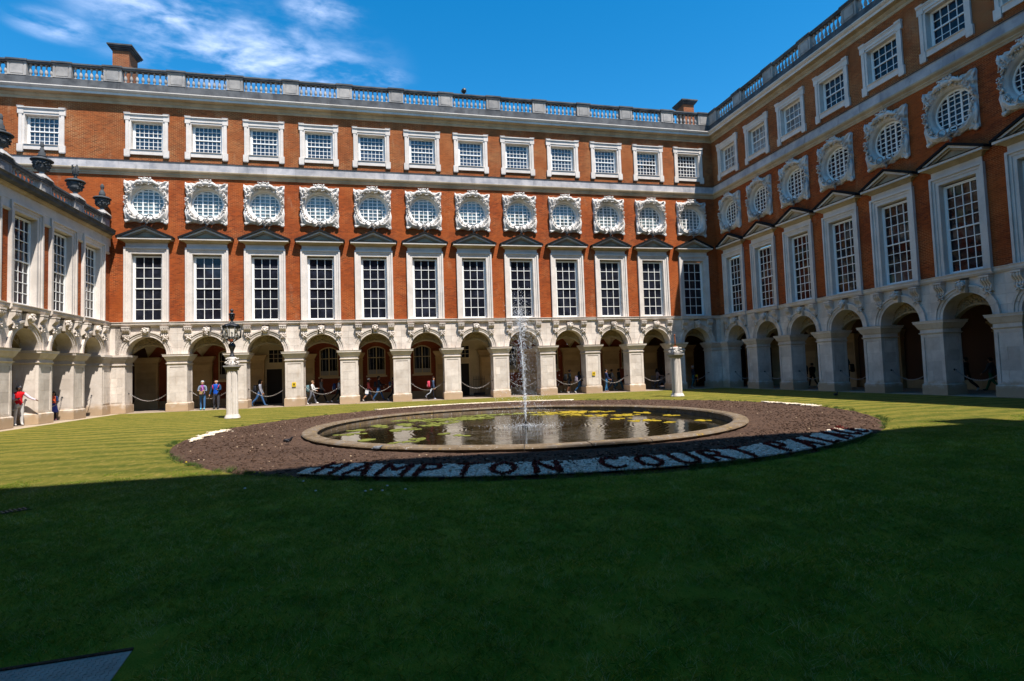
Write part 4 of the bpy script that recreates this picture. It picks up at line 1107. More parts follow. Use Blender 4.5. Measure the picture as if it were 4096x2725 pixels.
    n = tex_noise(nt, P, 1.2, 5, 0.7); n2 = tex_noise(nt, P, 9, 4, 0.7); s = sepz(nt, P)
    c = mixc(nt, mrange(nt, s[0], 19, 22), (0.15, 0.16, 0.03), (0.36, 0.25, 0.015)); c = mixc(nt, mrange(nt, n2, 0.45, 0.7, 0, 0.6), c, (0.10, 0.10, 0.02))
    L(nt, c, pn(m).inputs['Base Color']); M['weed'] = m
    m = mat('white_chippings', (0.55, 0.55, 0.54), 0.8, 0.3); nt = m.node_tree; P = geo_pos(nt)
    v = N(nt, 'ShaderNodeTexVoronoi'); v.inputs['Scale'].default_value = 26; L(nt, P, v.inputs['Vector']); sc_ = N(nt, 'ShaderNodeSeparateColor'); L(nt, v.outputs['Color'], sc_.inputs[0])
    c = ramp(nt, sc_.outputs[0], [(0, (0.46, 0.37, 0.26)), (0.5, (0.68, 0.56, 0.42)), (0.8, (0.82, 0.71, 0.57)), (1, (0.36, 0.29, 0.21))]); L(nt, c, pn(m).inputs['Base Color']); M['chip'] = m
    m = mat('chipping_bed', (0.16, 0.155, 0.15), 0.95, 0.1); M['chipbed'] = m
    def leafy(name, stops, rough=0.55):
        m = mat(name, stops[0][1], rough, 0.3); nt = m.node_tree
        oi = N(nt, 'ShaderNodeNewGeometry'); c = ramp(nt, oi.outputs['Random Per Island'], stops)
        if 'blade' in name:
            P = oi.outputs['Position']; n1 = tex_noise(nt, P, 0.7, 5, 0.65); n2 = tex_noise(nt, P, 4.5, 4, 0.7)
            c = mixc(nt, mrange(nt, n1, 0.38, 0.62, 0, 0.6), c, (0.09, 0.16, 0.014)); c = mixc(nt, mrange(nt, n2, 0.55, 0.75, 0, 0.5), c, (0.38, 0.32, 0.05))
        L(nt, c, pn(m).inputs['Base Color']); return m
    def translucent(m, k):
        nt = m.node_tree; p = pn(m); o = nt.nodes['Material Output']; t = N(nt, 'ShaderNodeBsdfTranslucent'); x = N(nt, 'ShaderNodeMixShader'); x.inputs[0].default_value = k
        L(nt, p.inputs['Base Color'].links[0].from_socket, t.inputs[0]); L(nt, p.outputs[0], x.inputs[1]); L(nt, t.outputs[0], x.inputs[2]); L(nt, x.outputs[0], o.inputs[0])
    M['red_leaf'] = leafy('red_leaf', [(0, (0.05, 0.010, 0.012)), (0.5, (0.17, 0.020, 0.018)), (0.8, (0.30, 0.04, 0.028)), (1, (0.07, 0.04, 0.015))])
    M['blade'] = leafy('grass_blade', [(0, (0.08, 0.15, 0.010)), (0.35, (0.16, 0.26, 0.014)), (0.6, (0.26, 0.36, 0.020)), (0.82, (0.42, 0.44, 0.04)), (0.94, (0.62, 0.48, 0.14)), (1, (0.30, 0.42, 0.20))], 0.6)
    M['blade_long'] = leafy('long_grass_blade', [(0, (0.02, 0.06, 0.01)), (0.6, (0.05, 0.11, 0.02)), (1, (0.12, 0.14, 0.03))], 0.6)  # darker green for the long tufts round the bed rim
    M['blade_wisp'] = leafy('wisp_blade', [(0, (0.30, 0.42, 0.10)), (0.5, (0.50, 0.58, 0.24)), (1, (0.62, 0.52, 0.22))], 0.5); translucent(M['blade_wisp'], 0.35)
    translucent(M['blade'], 0.35); translucent(M['blade_long'], 0.35)
    m = mat('tread_plate', (0.20, 0.19, 0.20), 0.85, 0.15, 0.0); nt = m.node_tree; P = geo_pos(nt)
    n = tex_noise(nt, P, 6, 5, 0.7); L(nt, ramp(nt, n, [(0.3, (0.30, 0.235, 0.19)), (0.7, (0.46, 0.37, 0.30))]), pn(m).inputs['Base Color']); M['plate'] = m
ground_mats()

# base ground to the horizon
b = MB(); b.box(-900, 900, -900, 900, -1.0, -0.32); kind(b.build('ground', ['soil']), 'structure')
# lawn with a round opening for the bed
def lawn():
    x0, x1, y0, y1 = -1.20, 39.05, -38.42, -0.55
    # rectangle with a circular opening, built as a radial fan
    n = 180; V = []; F = []
    def rect(a):
        c, s = math.cos(a), math.sin(a); k = 1e9
        if c > 1e-9: k = min(k, (x1-BC[0])/c)
        if c < -1e-9: k = min(k, (x0-BC[0])/c)
        if s > 1e-9: k = min(k, (y1-BC[1])/s)
        if s < -1e-9: k = min(k, (y0-BC[1])/s)
        return k
    angs = sorted([2*math.pi*i/n for i in range(n)] + [math.atan2(y-BC[1], x-BC[0]) % (2*math.pi) for x in (x0, x1) for y in (y0, y1)])
    b = MB(); m = len(angs); nr = 10; rr_ = random.Random(5)
    for a in angs:
        k = rect(a); r0 = bed_r(a) + 0.05*math.sin(7*a) + 0.03*math.sin(23*a) + rr_.uniform(-.03, .03)
        for j in range(nr+1):
            t = (j/nr)**1.5; r = r0 + (k-r0)*t
            b.v.append((BC[0]+r*math.cos(a), BC[1]+r*math.sin(a), -0.02 if j == 0 else 0.0))
    for i in range(m):
        q = (i+1) % m
        for j in range(nr): b.f.append((i*(nr+1)+j, i*(nr+1)+j+1, q*(nr+1)+j+1, q*(nr+1)+j)); b.m.append(0); b.sm.append(False)
    o = b.build('lawn', ['lawn']); kind(o, 'structure')
lawn()
# paved strip round the lawn and floors of the walks
b = MB(); b.box(-2.2, 39.7, -0.55, 0.35, -0.3, -0.012); b.box(-2.2, -1.2, -38.5, -0.554, -0.3, -0.012); b.box(39.05, 39.7, -38.5, -0.554, -0.3, -0.012); b.box(-2.2, 39.7, -39.3, -38.504, -0.3, -0.012)
kind(b.build('path', ['paving']), 'structure')
b = MB(); b.box(-7.5, 45, 0.352, 5.6, -0.3, 0.0); b.box(-7.5, -2.202, -39, 0.35, -0.3, 0.0); b.box(39.702, 45, -39, 0.35, -0.3, 0.0); b.box(-2.2, 45, -46, -39.304, -.3, 0.0)
kind(b.build('walk_floor', ['walk']), 'structure')

# flower bed soil: annulus from the pool kerb to the bed edge
def soil():
    rs = random.Random(3); nA, nR = 260, 44; b = MB()
    for i in range(nA):
        a = 2*math.pi*i/nA
        ex = math.cos(a), math.sin(a)
        for j in range(nR+1):
            t = j/nR
            p0 = (PC[0]+6.9*ex[0], PC[1]+6.9*ex[1]); br = bed_r(a)+0.04; p1 = (BC[0]+br*ex[0], BC[1]+br*ex[1])
            x, y = p0[0]+(p1[0]-p0[0])*t, p0[1]+(p1[1]-p0[1])*t
            z = 0.012 + 0.05*math.sin(math.pi*min(1, t*1.15)) + rs.uniform(-0.012, 0.018)
            if j == nR: z = -0.03
            b.v.append((x, y, z))
    for i in range(nA):
        q = (i+1) % nA
        for j in range(nR): b.f.append((i*(nR+1)+j, i*(nR+1)+j+1, q*(nR+1)+j+1, q*(nR+1)+j)); b.m.append(0); b.sm.append(False)
    kind(b.build('flower_bed_soil', ['soil']), 'structure')
    b = MB(); b2 = MB()
    for i in range(9000):
        a = rs.uniform(0, 2*math.pi); t = rs.random()**0.8
        ex = math.cos(a), math.sin(a); r0, r1 = 7.15, bed_r(a)-0.1
        p0 = (PC[0]+r0*ex[0], PC[1]+r0*ex[1]); p1 = (BC[0]+r1*ex[0], BC[1]+r1*ex[1])
        x, y = p0[0]+(p1[0]-p0[0])*t, p0[1]+(p1[1]-p0[1])*t
        s = rs.uniform(0.010, 0.030)*(1.5 if rs.random() < 0.05 else 1)
        (b2 if rs.random() < 0.035 and s < 0.024 else b).ico((x, y, 0.055*math.sin(math.pi*min(1, t*1.15))+0.02), (s*1.3, s, s*0.7), rot=Matrix.Rotation(rs.uniform(0, 6), 3, 'Z'))
    o = b.build('soil_clods', ['soil']); kind(o, 'stuff'); tag(o, 'loose brown soil clods scattered over the round flower bed', 'soil')
    M['pebble'] = mat('pebble', (0.42, 0.31, 0.20), 0.8)
    o = b2.build('pebbles', ['pebble']); kind(o, 'stuff'); tag(o, 'small pale pebbles lying on the bare soil bed', 'pebbles')
soil()

# ------------------------------------------------------------------ pool
pool = empty('fountain_pool', (PC[0], PC[1], 0)); tag(pool, 'round fountain pool with a low weathered stone kerb in the middle of the bed', 'pool')
def ring_seg(prof, a0, a1, n, name, mats, parent):
    b = MB(); m = len(prof)
    for i in range(n+1):
        a = a0+(a1-a0)*i/n
        for r, z in prof: b.v.append((r*math.cos(a), r*math.sin(a), z))
    for i in range(n):
        for k in range(m):
            q = (k+1) % m; b.f.append((i*m+k, (i+1)*m+k, (i+1)*m+q, i*m+q)); b.m.append(0); b.sm.append(False)
    b.f.append(tuple(range(m-1, -1, -1))); b.m.append(0); b.sm.append(False)
    b.f.append(tuple(n*m+k for k in range(m))); b.m.append(0); b.sm.append(False)
    return b.mesh(name, mats)
KP = [(6.62, -0.35), (7.02, -0.35), (7.02, 0.045), (7.07, 0.06), (7.10, 0.09), (7.08, 0.125), (7.02, 0.14), (6.74, 0.148), (6.68, 0.13), (6.65, 0.09), (6.69, 0.06), (6.69, -0.1)]
nk = 30; km = ring_seg(KP, 0.0012, 2*math.pi/nk-0.0012, 5, 'kerb_stone', ['kerb'], pool)
for i in range(nk): inst('kerb_stone', km, pool, (0, 0, random.Random(i).uniform(-.004, .004)), (0, 0, 2*math.pi*i/nk+0.07))
b = MB(); b.lathe([(6.72, -0.32), (6.72, -0.31)], 64, (PC[0], PC[1], 0)); kind(b.build('pool_bed', ['lead']), 'structure')
b = MB(); b.lathe([(6.71, -0.105), (6.71, -0.10)], 96, (PC[0], PC[1], 0), smooth=False); kind(b.build('water', ['water']), 'structure')
WEED = [(13.84,-17.01,.4,.67),(12.9,-19.36,.53,.37),(13.5,-21.31,.21,.21),(14.76,-16.91,.24,.68),(14.69,-18.78,.55,.45),(15.63,-17.8,.38,.38),(15.87,-20.9,.16,.18),(16.27,-21.6,.23,.3),(15.02,-21.92,.37,.24),(14.55,-22.47,.36,.22),(16.8,-15.5,1.7,0.8),(16.24,-16.92,.67,.49),(13.09,-18.12,.25,.3),
 (20.13,-14.28,1.23,.4),(21.6,-15.2,1.0,.7),(22.2,-14.6,.6,.3),(23.3,-15.35,.7,.5),(23.2,-17.75,.57,.48),(22.4,-19.08,.47,.28),(22.89,-20.28,.49,.45),(24.3,-17.0,.3,.44),(24.6,-18.78,.25,.32),(24.5,-21.25,.19,.2),(21.55,-16.44,.54,.34),(20.69,-15.4,.76,.37),(22.26,-17.26,.55,.41),(23.26,-21.26,.14,.12),(15.2,-14.9,.9,.35),(18.4,-14.2,1.2,.35)]
def weed():
    rs = random.Random(9); b = MB()
    for (x, y, rx, ry) in WEED:
        for k in range(max(8, int(rx*ry*95))):
            a = rs.uniform(0, 6.28); q = rs.random()**0.6; s = rs.uniform(0.05, 0.17)
            cx, cy = x+rx*q*math.cos(a), y+ry*q*math.sin(a)
            if math.hypot(cx-PC[0], cy-PC[1]) > 6.5: continue
            z = -0.098 + rs.uniform(0.001, 0.014); n = 9
            ring = [(cx+s*rs.uniform(0.55, 1.25)*math.cos(2*math.pi*i/n), cy+s*rs.uniform(0.55, 1.25)*math.sin(2*math.pi*i/n), z) for i in range(n)]
            b.add([(p[0], p[1], z-0.01) for p in ring] + ring, [tuple(range(n, 2*n))] + [(i, (i+1) % n, n+(i+1) % n, n+i) for i in range(n)])
    o = b.build('floating_weed', ['weed']); kind(o, 'stuff'); tag(o, 'yellow green weed floating in patches on the pool water', 'weed')
weed()
def fountain():
    rs = random.Random(12); X, Y = PC[0]+0.03, PC[1]-0.2
    M['drop'] = mat('water_spray', (0.86, 0.90, 0.95), 0.15, 0.6); pn(M['drop']).inputs['Transmission Weight'].default_value = 0.35; pn(M['drop']).inputs['IOR'].default_value = 1.33
    root = empty('fountain_jet', (X, Y, -0.1)); tag(root, 'single thin white fountain jet breaking into falling drops above the pool', 'fountain')
    b = MB(); b.lathe([(0.13, 0.0), (0.13, 0.03), (0.04, 0.05), (0.03, 0.16), (0.045, 0.17)], 12); b.build('nozzle', ['iron'], root)
    b = MB(); path = []; rad = []
    for i in range(34):
        t = i/33; path.append((0.02*math.sin(i*1.3)*t - 0.10*t*t, 0, 0.17 + 2.9*t)); rad.append(0.013 + 0.006*t*abs(math.sin(i*2.3)) )
    b.tube(path, rad, 6); b.build('water_column', ['drop'], root)
    b = MB()
    for i in range(5200):
        k = rs.random()
        if k < 0.22:      # around the column
            t = rs.random(); z = 0.3+3.7*t; w = 0.015+0.075*t; x, y = rs.gauss(-0.10*t*t, w), rs.gauss(0, w); s = rs.uniform(0.004, 0.013)
        elif k < 0.36:    # crown
            z = 3.2 + abs(rs.gauss(0, 0.65)); w = 0.17+0.03*(z-3.2); x, y = rs.gauss(-0.08, w), rs.gauss(0, w); s = rs.uniform(0.004, 0.011)
            if z > 4.75: continue
        elif k < 0.86:    # falling skirt
            z = 3.7*rs.random()**0.9; w = 0.25 + 0.34*(1-z/4.2); x, y = rs.gauss(0.0, w), rs.gauss(0, w); s = rs.uniform(0.004, 0.009)
        else:             # splash on the surface
            a = rs.uniform(0, 6.28); q = abs(rs.gauss(0, 0.6)); z = abs(rs.gauss(0, 0.04)); x, y = q*math.cos(a)*1.2, q*math.sin(a); s = rs.uniform(0.005, 0.012)
        st = 1.0 if k > 0.86 else rs.uniform(1, 2.6)
        V, F = OCT; o = len(b.v)
        for v in V: b.v.append((x+v[0]*s, y+v[1]*s, z+v[2]*s*st))
        for f in F: b.f.append(tuple(o+q_ for q_ in f)); b.m.append(0); b.sm.append(True)
    kind(b.build('water_drops', ['drop'], root), 'stuff')
fountain()

# ------------------------------------------------------------------ white chippings and planted letters
LC_ = (19.0, -19.0)
def chippings(name, label, regions, n, size, seed):
    rs = random.Random(seed); b = MB(); bb = MB()
    for i in range(n):
        x, y, z = regions(rs); s = rs.uniform(0.6, 1.15)*size
        b.ico((x, y, z+s*0.35), (s*1.3, s*0.9, s*0.6), rot=Matrix.Rotation(rs.uniform(0, 6), 3, 'Z') @ Matrix.Rotation(rs.uniform(-.5, .5), 3, 'X'))
    o = b.build(name, ['chip']); kind(o, 'stuff'); tag(o, label, 'gravel')
BASE = [[12.35, -27.45], [12.91, -27.94], [13.45, -28.33], [14.04, -28.64], [14.62, -28.91], [15.24, -29.10], [15.89, -29.27], [16.63, -29.43], [17.8, -29.54], [18.5, -29.60], [19.2, -29.60], [19.86, -29.56], [20.55, -29.42], [21.65, -29.12], [22.44, -28.82], [23.17, -28.47], [23.86, -28.12], [24.48, -27.72], [25.02, -27.36], [25.5, -26.95]]
LUP = Vector((math.sin(R(13)), math.cos(R(13)), 0))
def base_pt(t):
    i = min(int(t), len(BASE)-2); q = t-i; return BASE[i][0]+(BASE[i+1][0]-BASE[i][0])*q, BASE[i][1]+(BASE[i+1][1]-BASE[i][1])*q
def band_pt(rs):
    while True:
        t = rs.uniform(0.25, len(BASE)-1.25); v = rs.uniform(-0.30, 1.24 + 0.05*math.sin(t*9)); 
        if t < 1.2: v *= (t+0.2)/1.4
        if t > 17.6: v *= max(0.3, (19.2-t)/1.6)
        bx, by = base_pt(t); x, y = bx+LUP.x*v, by+LUP.y*v
        if bed_out(x, y) > -0.04: continue
        return x, y, 0.045
chippings('white_chippings', 'broad band of white stone chippings behind the planted letters at the bed edge', band_pt, 10500, 0.034, 21)
b = MB(); nb_ = 90
for i in range(nb_):
    p = []
    for t, v in ((0.5+17.9*i/nb_, 1.18), (0.5+17.9*i/nb_, -0.2), (0.5+17.9*(i+1)/nb_, -0.2), (0.5+17.9*(i+1)/nb_, 1.18)):
        if v > 0: v *= min(1, (t+0.2)/1.4) * min(1, max(0.3, (19.0-t)/1.5))
        bx, by = base_pt(t); x, y = bx+LUP.x*v, by+LUP.y*v; o_ = bed_out(x, y)
        if o_ > -0.02: a = math.atan2(y-BC[1], x-BC[0]); r = bed_r(a)-0.02; x, y = BC[0]+r*math.cos(a), BC[1]+r*math.sin(a)
        p.append((x, y))
    b.add([(q[0], q[1], 0.05) for q in p] + [(q[0], q[1], -0.02) for q in p], [(0, 1, 2, 3), (0, 4, 5, 1), (2, 6, 7, 3)])
kind(b.build('chipping_bed', ['chipbed']), 'structure')
def strip(pts, w0, w1):
    def f(rs):
        t = rs.random()*(len(pts)-1); i = int(t); q = t-i; p0, p1 = pts[i], pts[i+1]
        w = (w0+(w1-w0)*t/(len(pts)-1))*(0.55+0.45*math.sin(t*5.3+w0*40)); nx, ny = p1[1]-p0[1], p0[0]-p1[0]; l = math.hypot(nx, ny); o = rs.gauss(0, w*0.52)
        return p0[0]+(p1[0]-p0[0])*q+nx/l*o, p0[1]+(p1[1]-p0[1])*q+ny/l*o, 0.03 + 0.02*rs.random()
    return f
def onring(a, r): r = bed_r(R(a))+(r-BR); return (BC[0]+r*math.cos(R(a)), BC[1]+r*math.sin(R(a)))
chippings('white_chippings', 'short strip of white chippings on the left edge of the flower bed', strip([onring(a, BR-0.35) for a in (187, 182, 177, 172, 168)], 0.10, 0.30), 1500, 0.034, 22)
chippings('white_chippings', 'long thin strip of white chippings along the far edge of the flower bed', strip([onring(a, BR-0.15) for a in (117, 108, 100, 92, 84, 76, 68, 63)], 0.22, 0.25), 4200, 0.036, 23)
chippings('white_chippings', 'short strip of white chippings on the right far edge of the flower bed', strip([onring(a, BR-0.3) for a in (13, 8, 3, -1, -4)], 0.12, 0.28), 1600, 0.034, 24)

GL = {  # strokes in a unit box, x right, y up
 'H': [[(0, 0), (0, 1)], [(.62, 0), (.62, 1)], [(0, .5), (.62, .5)]],
 'A': [[(0, 0), (.34, 1), (.68, 0)], [(.14, .36), (.54, .36)]],
 'M': [[(0, 0), (0, 1), (.38, .45), (.76, 1), (.76, 0)]],
 'P': [[(0, 0), (0, 1), (.4, 1), (.55, .86), (.55, .68), (.4, .52), (0, .52)]],
 'T': [[(0, 1), (.66, 1)], [(.33, 1), (.33, 0)]],
 'O': [[(.34, 0), (.08, .18), (0, .5), (.08, .82), (.34, 1), (.60, .82), (.68, .5), (.60, .18), (.34, 0)]],
 'N': [[(0, 0), (0, 1), (.64, 0), (.64, 1)]],
 'C': [[(.62, .84), (.38, 1), (.10, .84), (0, .5), (.10, .16), (.38, 0), (.62, .16)]],
 'U': [[(0, 1), (0, .28), (.12, .06), (.32, 0), (.52, .06), (.64, .28), (.64, 1)]],
 'R': [[(0, 0), (0, 1), (.4, 1), (.55, .86), (.55, .68), (.4, .52), (0, .52)], [(.3, .52), (.6, 0)]],
 'L': [[(0, 1), (0, 0), (.55, 0)]],
 'E': [[(.55, 1), (0, 1), (0, 0), (.55, 0)], [(0, .5), (.45, .5)]]}
LET = [('H', -123.7), ('A', -120.2), ('M', -116.7), ('P', -112.9), ('T', -110.0), ('O', -106.6), ('N', -102.8), ('C', -97.1), ('O', -93.2), ('U', -89.4), ('R', -86.0), ('T', -82.3), ('P', -75.8), ('A', -71.7), ('L', -67.8), ('A', -63.9), ('C', -60.0), ('E', -56.4)]
def letters():
    words = ['HAMPTON', 'COURT', 'PALACE']; wi = [0]*7+[1]*5+[2]*6; li = list(range(7))+list(range(5))+list(range(6))
    ordn = ['first', 'second', 'third', 'fourth', 'fifth', 'sixth', 'seventh']
    Hh, Wd = 1.12, 0.60
    for k, (ch, ang) in enumerate(LET):
        rs = random.Random(40+k); ox, oy = BASE[k+1]; ox += LUP.x*0.03; oy += LUP.y*0.03
        up = LUP; rt = Vector((BASE[k+2][0]-BASE[k][0], BASE[k+2][1]-BASE[k][1], 0)).normalized()
        wch = max(p[0] for s in GL[ch] for p in s); b = MB()
        def P(p): 
            q = rt*((p[0]-wch/2)*Wd) + up*(p[1]*Hh); return q
        for st in GL[ch]:
            for i in range(len(st)-1):
                p0, p1 = P(st[i]), P(st[i+1]); ln = (p1-p0).length; n = int(ln*420)
                # low mound under the leaves
                b.tube([tuple(p0+Vector((0, 0, -0.03))), tuple(p1+Vector((0, 0, -0.03)))], 0.045, 6, 1)
                for j in range(n):
                    t = rs.random(); c = p0+(p1-p0)*t; c = c + Vector((rs.gauss(0, 0.024), rs.gauss(0, 0.024), 0.02+rs.random()*0.025))
                    d = Vector((rs.gauss(0, 1), rs.gauss(0, 1), rs.uniform(0.0, 0.8))).normalized(); w = d.cross(Vector((rs.random(), rs.random(), rs.random()))).normalized()
                    l, ww = rs.uniform(0.022, 0.045), rs.uniform(0.006, 0.013)
                    b.add([tuple(c-w*ww), tuple(c+w*ww), tuple(c+d*l*0.6+w*ww), tuple(c+d*l), tuple(c+d*l*0.6-w*ww)], [(0, 1, 2, 3, 4)])
        M.setdefault('dkstem', mat('dark_red_stem', (0.03, 0.008, 0.008), 0.9))
        o = b.build('planted_letter', ['red_leaf', 'dkstem'], None, (ox, oy, 0.05))
        tag(o, 'letter %s planted in dark red leaves, %s letter of the word %s' % (ch, ordn[li[k]], words[wi[k]]), 'letter', 'planted letters on the white chippings')
letters()

# ------------------------------------------------------------------ grass blades (real geometry on the near lawn and round the bed)
def grass():
    def patch(name, n, size, hmin, hmax, w, matn, seed):
        rs = random.Random(seed); b = MB()
        for i in range(n):
            x, y = rs.uniform(-size/2, size/2), rs.uniform(-size/2, size/2); h = rs.uniform(hmin, hmax); a = rs.uniform(0, 6.28); ww = w*rs.uniform(.7, 1.2)
            dx, dy = math.cos(a)*ww, math.sin(a)*ww; lx, ly = rs.gauss(0, 1.0)*h, rs.gauss(0, 1.0)*h
            b.add([(x-dx, y-dy, 0), (x+dx, y+dy, 0), (x+dx*.7+lx*.45, y+dy*.7+ly*.45, h*.6), (x+lx, y+ly, h), (x-dx*.7+lx*.45, y-dy*.7+ly*.45, h*.6)], [(0, 1, 2, 3, 4)])
        me = b.mesh(name, [matn]); return bpy.data.objects.new(name, me)
    near = patch('grass_patch', 230, 0.34, 0.010, 0.030, 0.0017, 'blade', 1)
    tall = patch('grass_tuft', 60, 0.16, 0.04, 0.12, 0.003, 'blade_long', 2)
    def scatter(name, pts, src, smin, smax):
        me = bpy.data.meshes.new(name); me.from_pydata(pts, [], []); o = bpy.data.objects.new(name, me); col.objects.link(o)
        ng = bpy.data.node_groups.new(name, 'GeometryNodeTree')
        ng.interface.new_socket('Geometry', in_out='INPUT', socket_type='NodeSocketGeometry'); ng.interface.new_socket('Geometry', in_out='OUTPUT', socket_type='NodeSocketGeometry')
        gi = ng.nodes.new('NodeGroupInput'); go = ng.nodes.new('NodeGroupOutput')
        oi = ng.nodes.new('GeometryNodeObjectInfo'); oi.inputs['Object'].default_value = src; oi.inputs['As Instance'].default_value = True
        ip = ng.nodes.new('GeometryNodeInstanceOnPoints'); m2p = ng.nodes.new('GeometryNodeMeshToPoints')
        rv = ng.nodes.new('FunctionNodeRandomValue'); rv.data_type = 'FLOAT_VECTOR'; rv.inputs[0].default_value = (0, 0, 0); rv.inputs[1].default_value = (0, 0, 6.283)
        rs_ = ng.nodes.new('FunctionNodeRandomValue'); rs_.data_type = 'FLOAT'; rs_.inputs[2].default_value = smin; rs_.inputs[3].default_value = smax
        ng.links.new(gi.outputs[0], m2p.inputs[0]); ng.links.new(m2p.outputs[0], ip.inputs['Points']); ng.links.new(oi.outputs['Geometry'], ip.inputs['Instance'])
        ng.links.new(rv.outputs[0], ip.inputs['Rotation']); ng.links.new(rs_.outputs[1], ip.inputs['Scale']); ng.links.new(ip.outputs[0], go.inputs[0])
        md = o.modifiers.new('scatter', 'NODES'); md.node_group = ng
        return o
    rs = random.Random(77); pts = []
    fx, fy = math.sin(YAW), math.cos(YAW)
    step = 0.27
    y = -38.3
    while y < -25.2:
        dist = y + 38.47
        x = -1.1
        while x < 38.9:
            px, py = x+rs.uniform(-.1, .1), y+rs.uniform(-.1, .1)
            dx, dy = px-CAM.x, py-CAM.y; dep = dx*fx+dy*fy; lat = dx*fy-dy*fx
            if dep > 1.5 and abs(lat) < dep*0.95+0.8:
                keep = (1.0 if dep < 9 else max(0.35, 1-(dep-9)/14))*min(1, max(0, (-25.4-py)/2.2))
                inbed = bed_out(px, py) < 0.10
                inpl = 10.4 < px < 12.52 and -36.0 < py < -34.06
                if not inbed and not inpl and rs.random() < keep: pts.append((px, py, 0.0))
            x += step
        y += step
    o = scatter('grass', pts, near, 0.8, 1.6); kind(o, 'stuff'); tag(o, 'short dark green grass blades of the shaded lawn in the foreground', 'grass')
    pts = []
    for i in range(5200):
        dep = 1.8 + 11*rs.random()**0.8; lat = rs.uniform(-1, 1)*(dep*0.95+0.5); px, py = CAM.x+fx*dep+fy*lat, CAM.y+fy*dep-fx*lat
        if py > -26.6 or bed_out(px, py) < 0.2 or (10.4 < px < 12.5 and -36 < py < -34.1) or px < -1 or px > 38.8: continue
        pts.append((px, py, 0.0))
    wisp = patch('grass_wisp', 9, 0.10, 0.030, 0.055, 0.0016, 'blade_wisp', 3)
    o = scatter('grass_wisps', pts, wisp, 0.6, 1.1); kind(o, 'stuff'); tag(o, 'scattered paler longer grass wisps standing up in the shaded lawn', 'grass')
    pts = []
    for i in range(420):
        a = rs.uniform(0, 2*math.pi); r = bed_r(a) + abs(rs.gauss(0.04, 0.07))
        if -2.2 < a-2*math.pi*(a > math.pi) < -0.95 or rs.random() < 0.35: pts.append((BC[0]+r*math.cos(a), BC[1]+r*math.sin(a), 0))
    for (x, y) in ():
        for k in range(3): pts.append((x+rs.gauss(0, .06), y+rs.gauss(0, .06), 0))
    o = scatter('edge_grass', pts, tall, 0.5, 1.1); kind(o, 'stuff'); tag(o, 'longer ragged grass tufts along the rim of the flower bed', 'grass')
    print('grass points', len(pts))
grass()
def flowers():
    rs = random.Random(4); b = MB(); M['daisy'] = mat('daisy_white', (0.7, 0.7, 0.75), 0.6); M['butter'] = mat('dandelion_yellow', (0.75, 0.55, 0.02), 0.6)
    for i in range(19):
        if 4 < i < 12: continue
        x, y = rs.uniform(11.2, 13.2), rs.uniform(-29.4, -28.2)
        if i > 14: a = R(rs.uniform(-150, -118)); rr_ = bed_r(a)+.08; x, y = BC[0]+rr_*math.cos(a), BC[1]+rr_*math.sin(a)
        elif i < 8: x, y = rs.gauss(13.9, 0.25), rs.gauss(-29.6, 0.12)
        if bed_out(x, y) < 0: continue
        b.ico((x, y, 0.05), (0.022, 0.022, 0.012), 1 if i > 14 else 0)
    o = b.build('wild_flowers', ['daisy', 'butter']); kind(o, 'stuff'); tag(o, 'tiny daisies and dandelions in the lawn beside the bed', 'flowers')
flowers()
# ------------------------------------------------------------------ tread plate cover in the lawn
def plate():
    root = empty('access_cover', (11.55, -34.75, 0.018), R(4)); tag(root, 'grey diamond tread metal cover sunk in the grass at the near left', 'cover')
    root.rotation_euler = (0, 0, R(5))
    b = MB(); b.box(-0.95, 0.83, -0.62, 0.53, -0.05, -0.012); b.build('plate', ['plate'], root)
    b = MB()
    for i in range(52):
        for j in range(34):
            x, y = -0.92+i*0.0335, -0.59+j*0.0335
            a = R(25) if (i+j) % 2 else R(-65)
            c, s = math.cos(a), math.sin(a); l, w = 0.016, 0.0045
            P = [(x-c*l, y-s*l, -.012), (x+s*w, y-c*w, -.012), (x+c*l, y+s*l, -.012), (x-s*w, y+c*w, -.012), (x, y, -.0075)]
            b.add(P, [(0, 1, 4), (1, 2, 4), (2, 3, 4), (3, 0, 4)])
    kind(b.build('tread', ['plate'], root), 'stuff')
    b = MB(); b.box(-1.0, 0.83, 0.53, 0.565, -0.06, -0.004); b.build('cut_edge', ['soil'], root)
plate()
def drain():
    root = empty('drain_cover', (8.78, -28.88, 0.0), R(40)); tag(root, 'small dark drain cover in the shaded lawn at the far left', 'drain')
    b = MB(); b.box(-0.20, 0.20, -0.13, 0.13, -0.02, 0.012); b.build('frame', ['lead'], root)
    b = MB()
    for k in range(7): b.box(-0.16+0.05*k, -0.14+0.05*k, -0.11, 0.11, 0.0125, 0.02)
    b.build('grate', ['iron'], root)
drain()

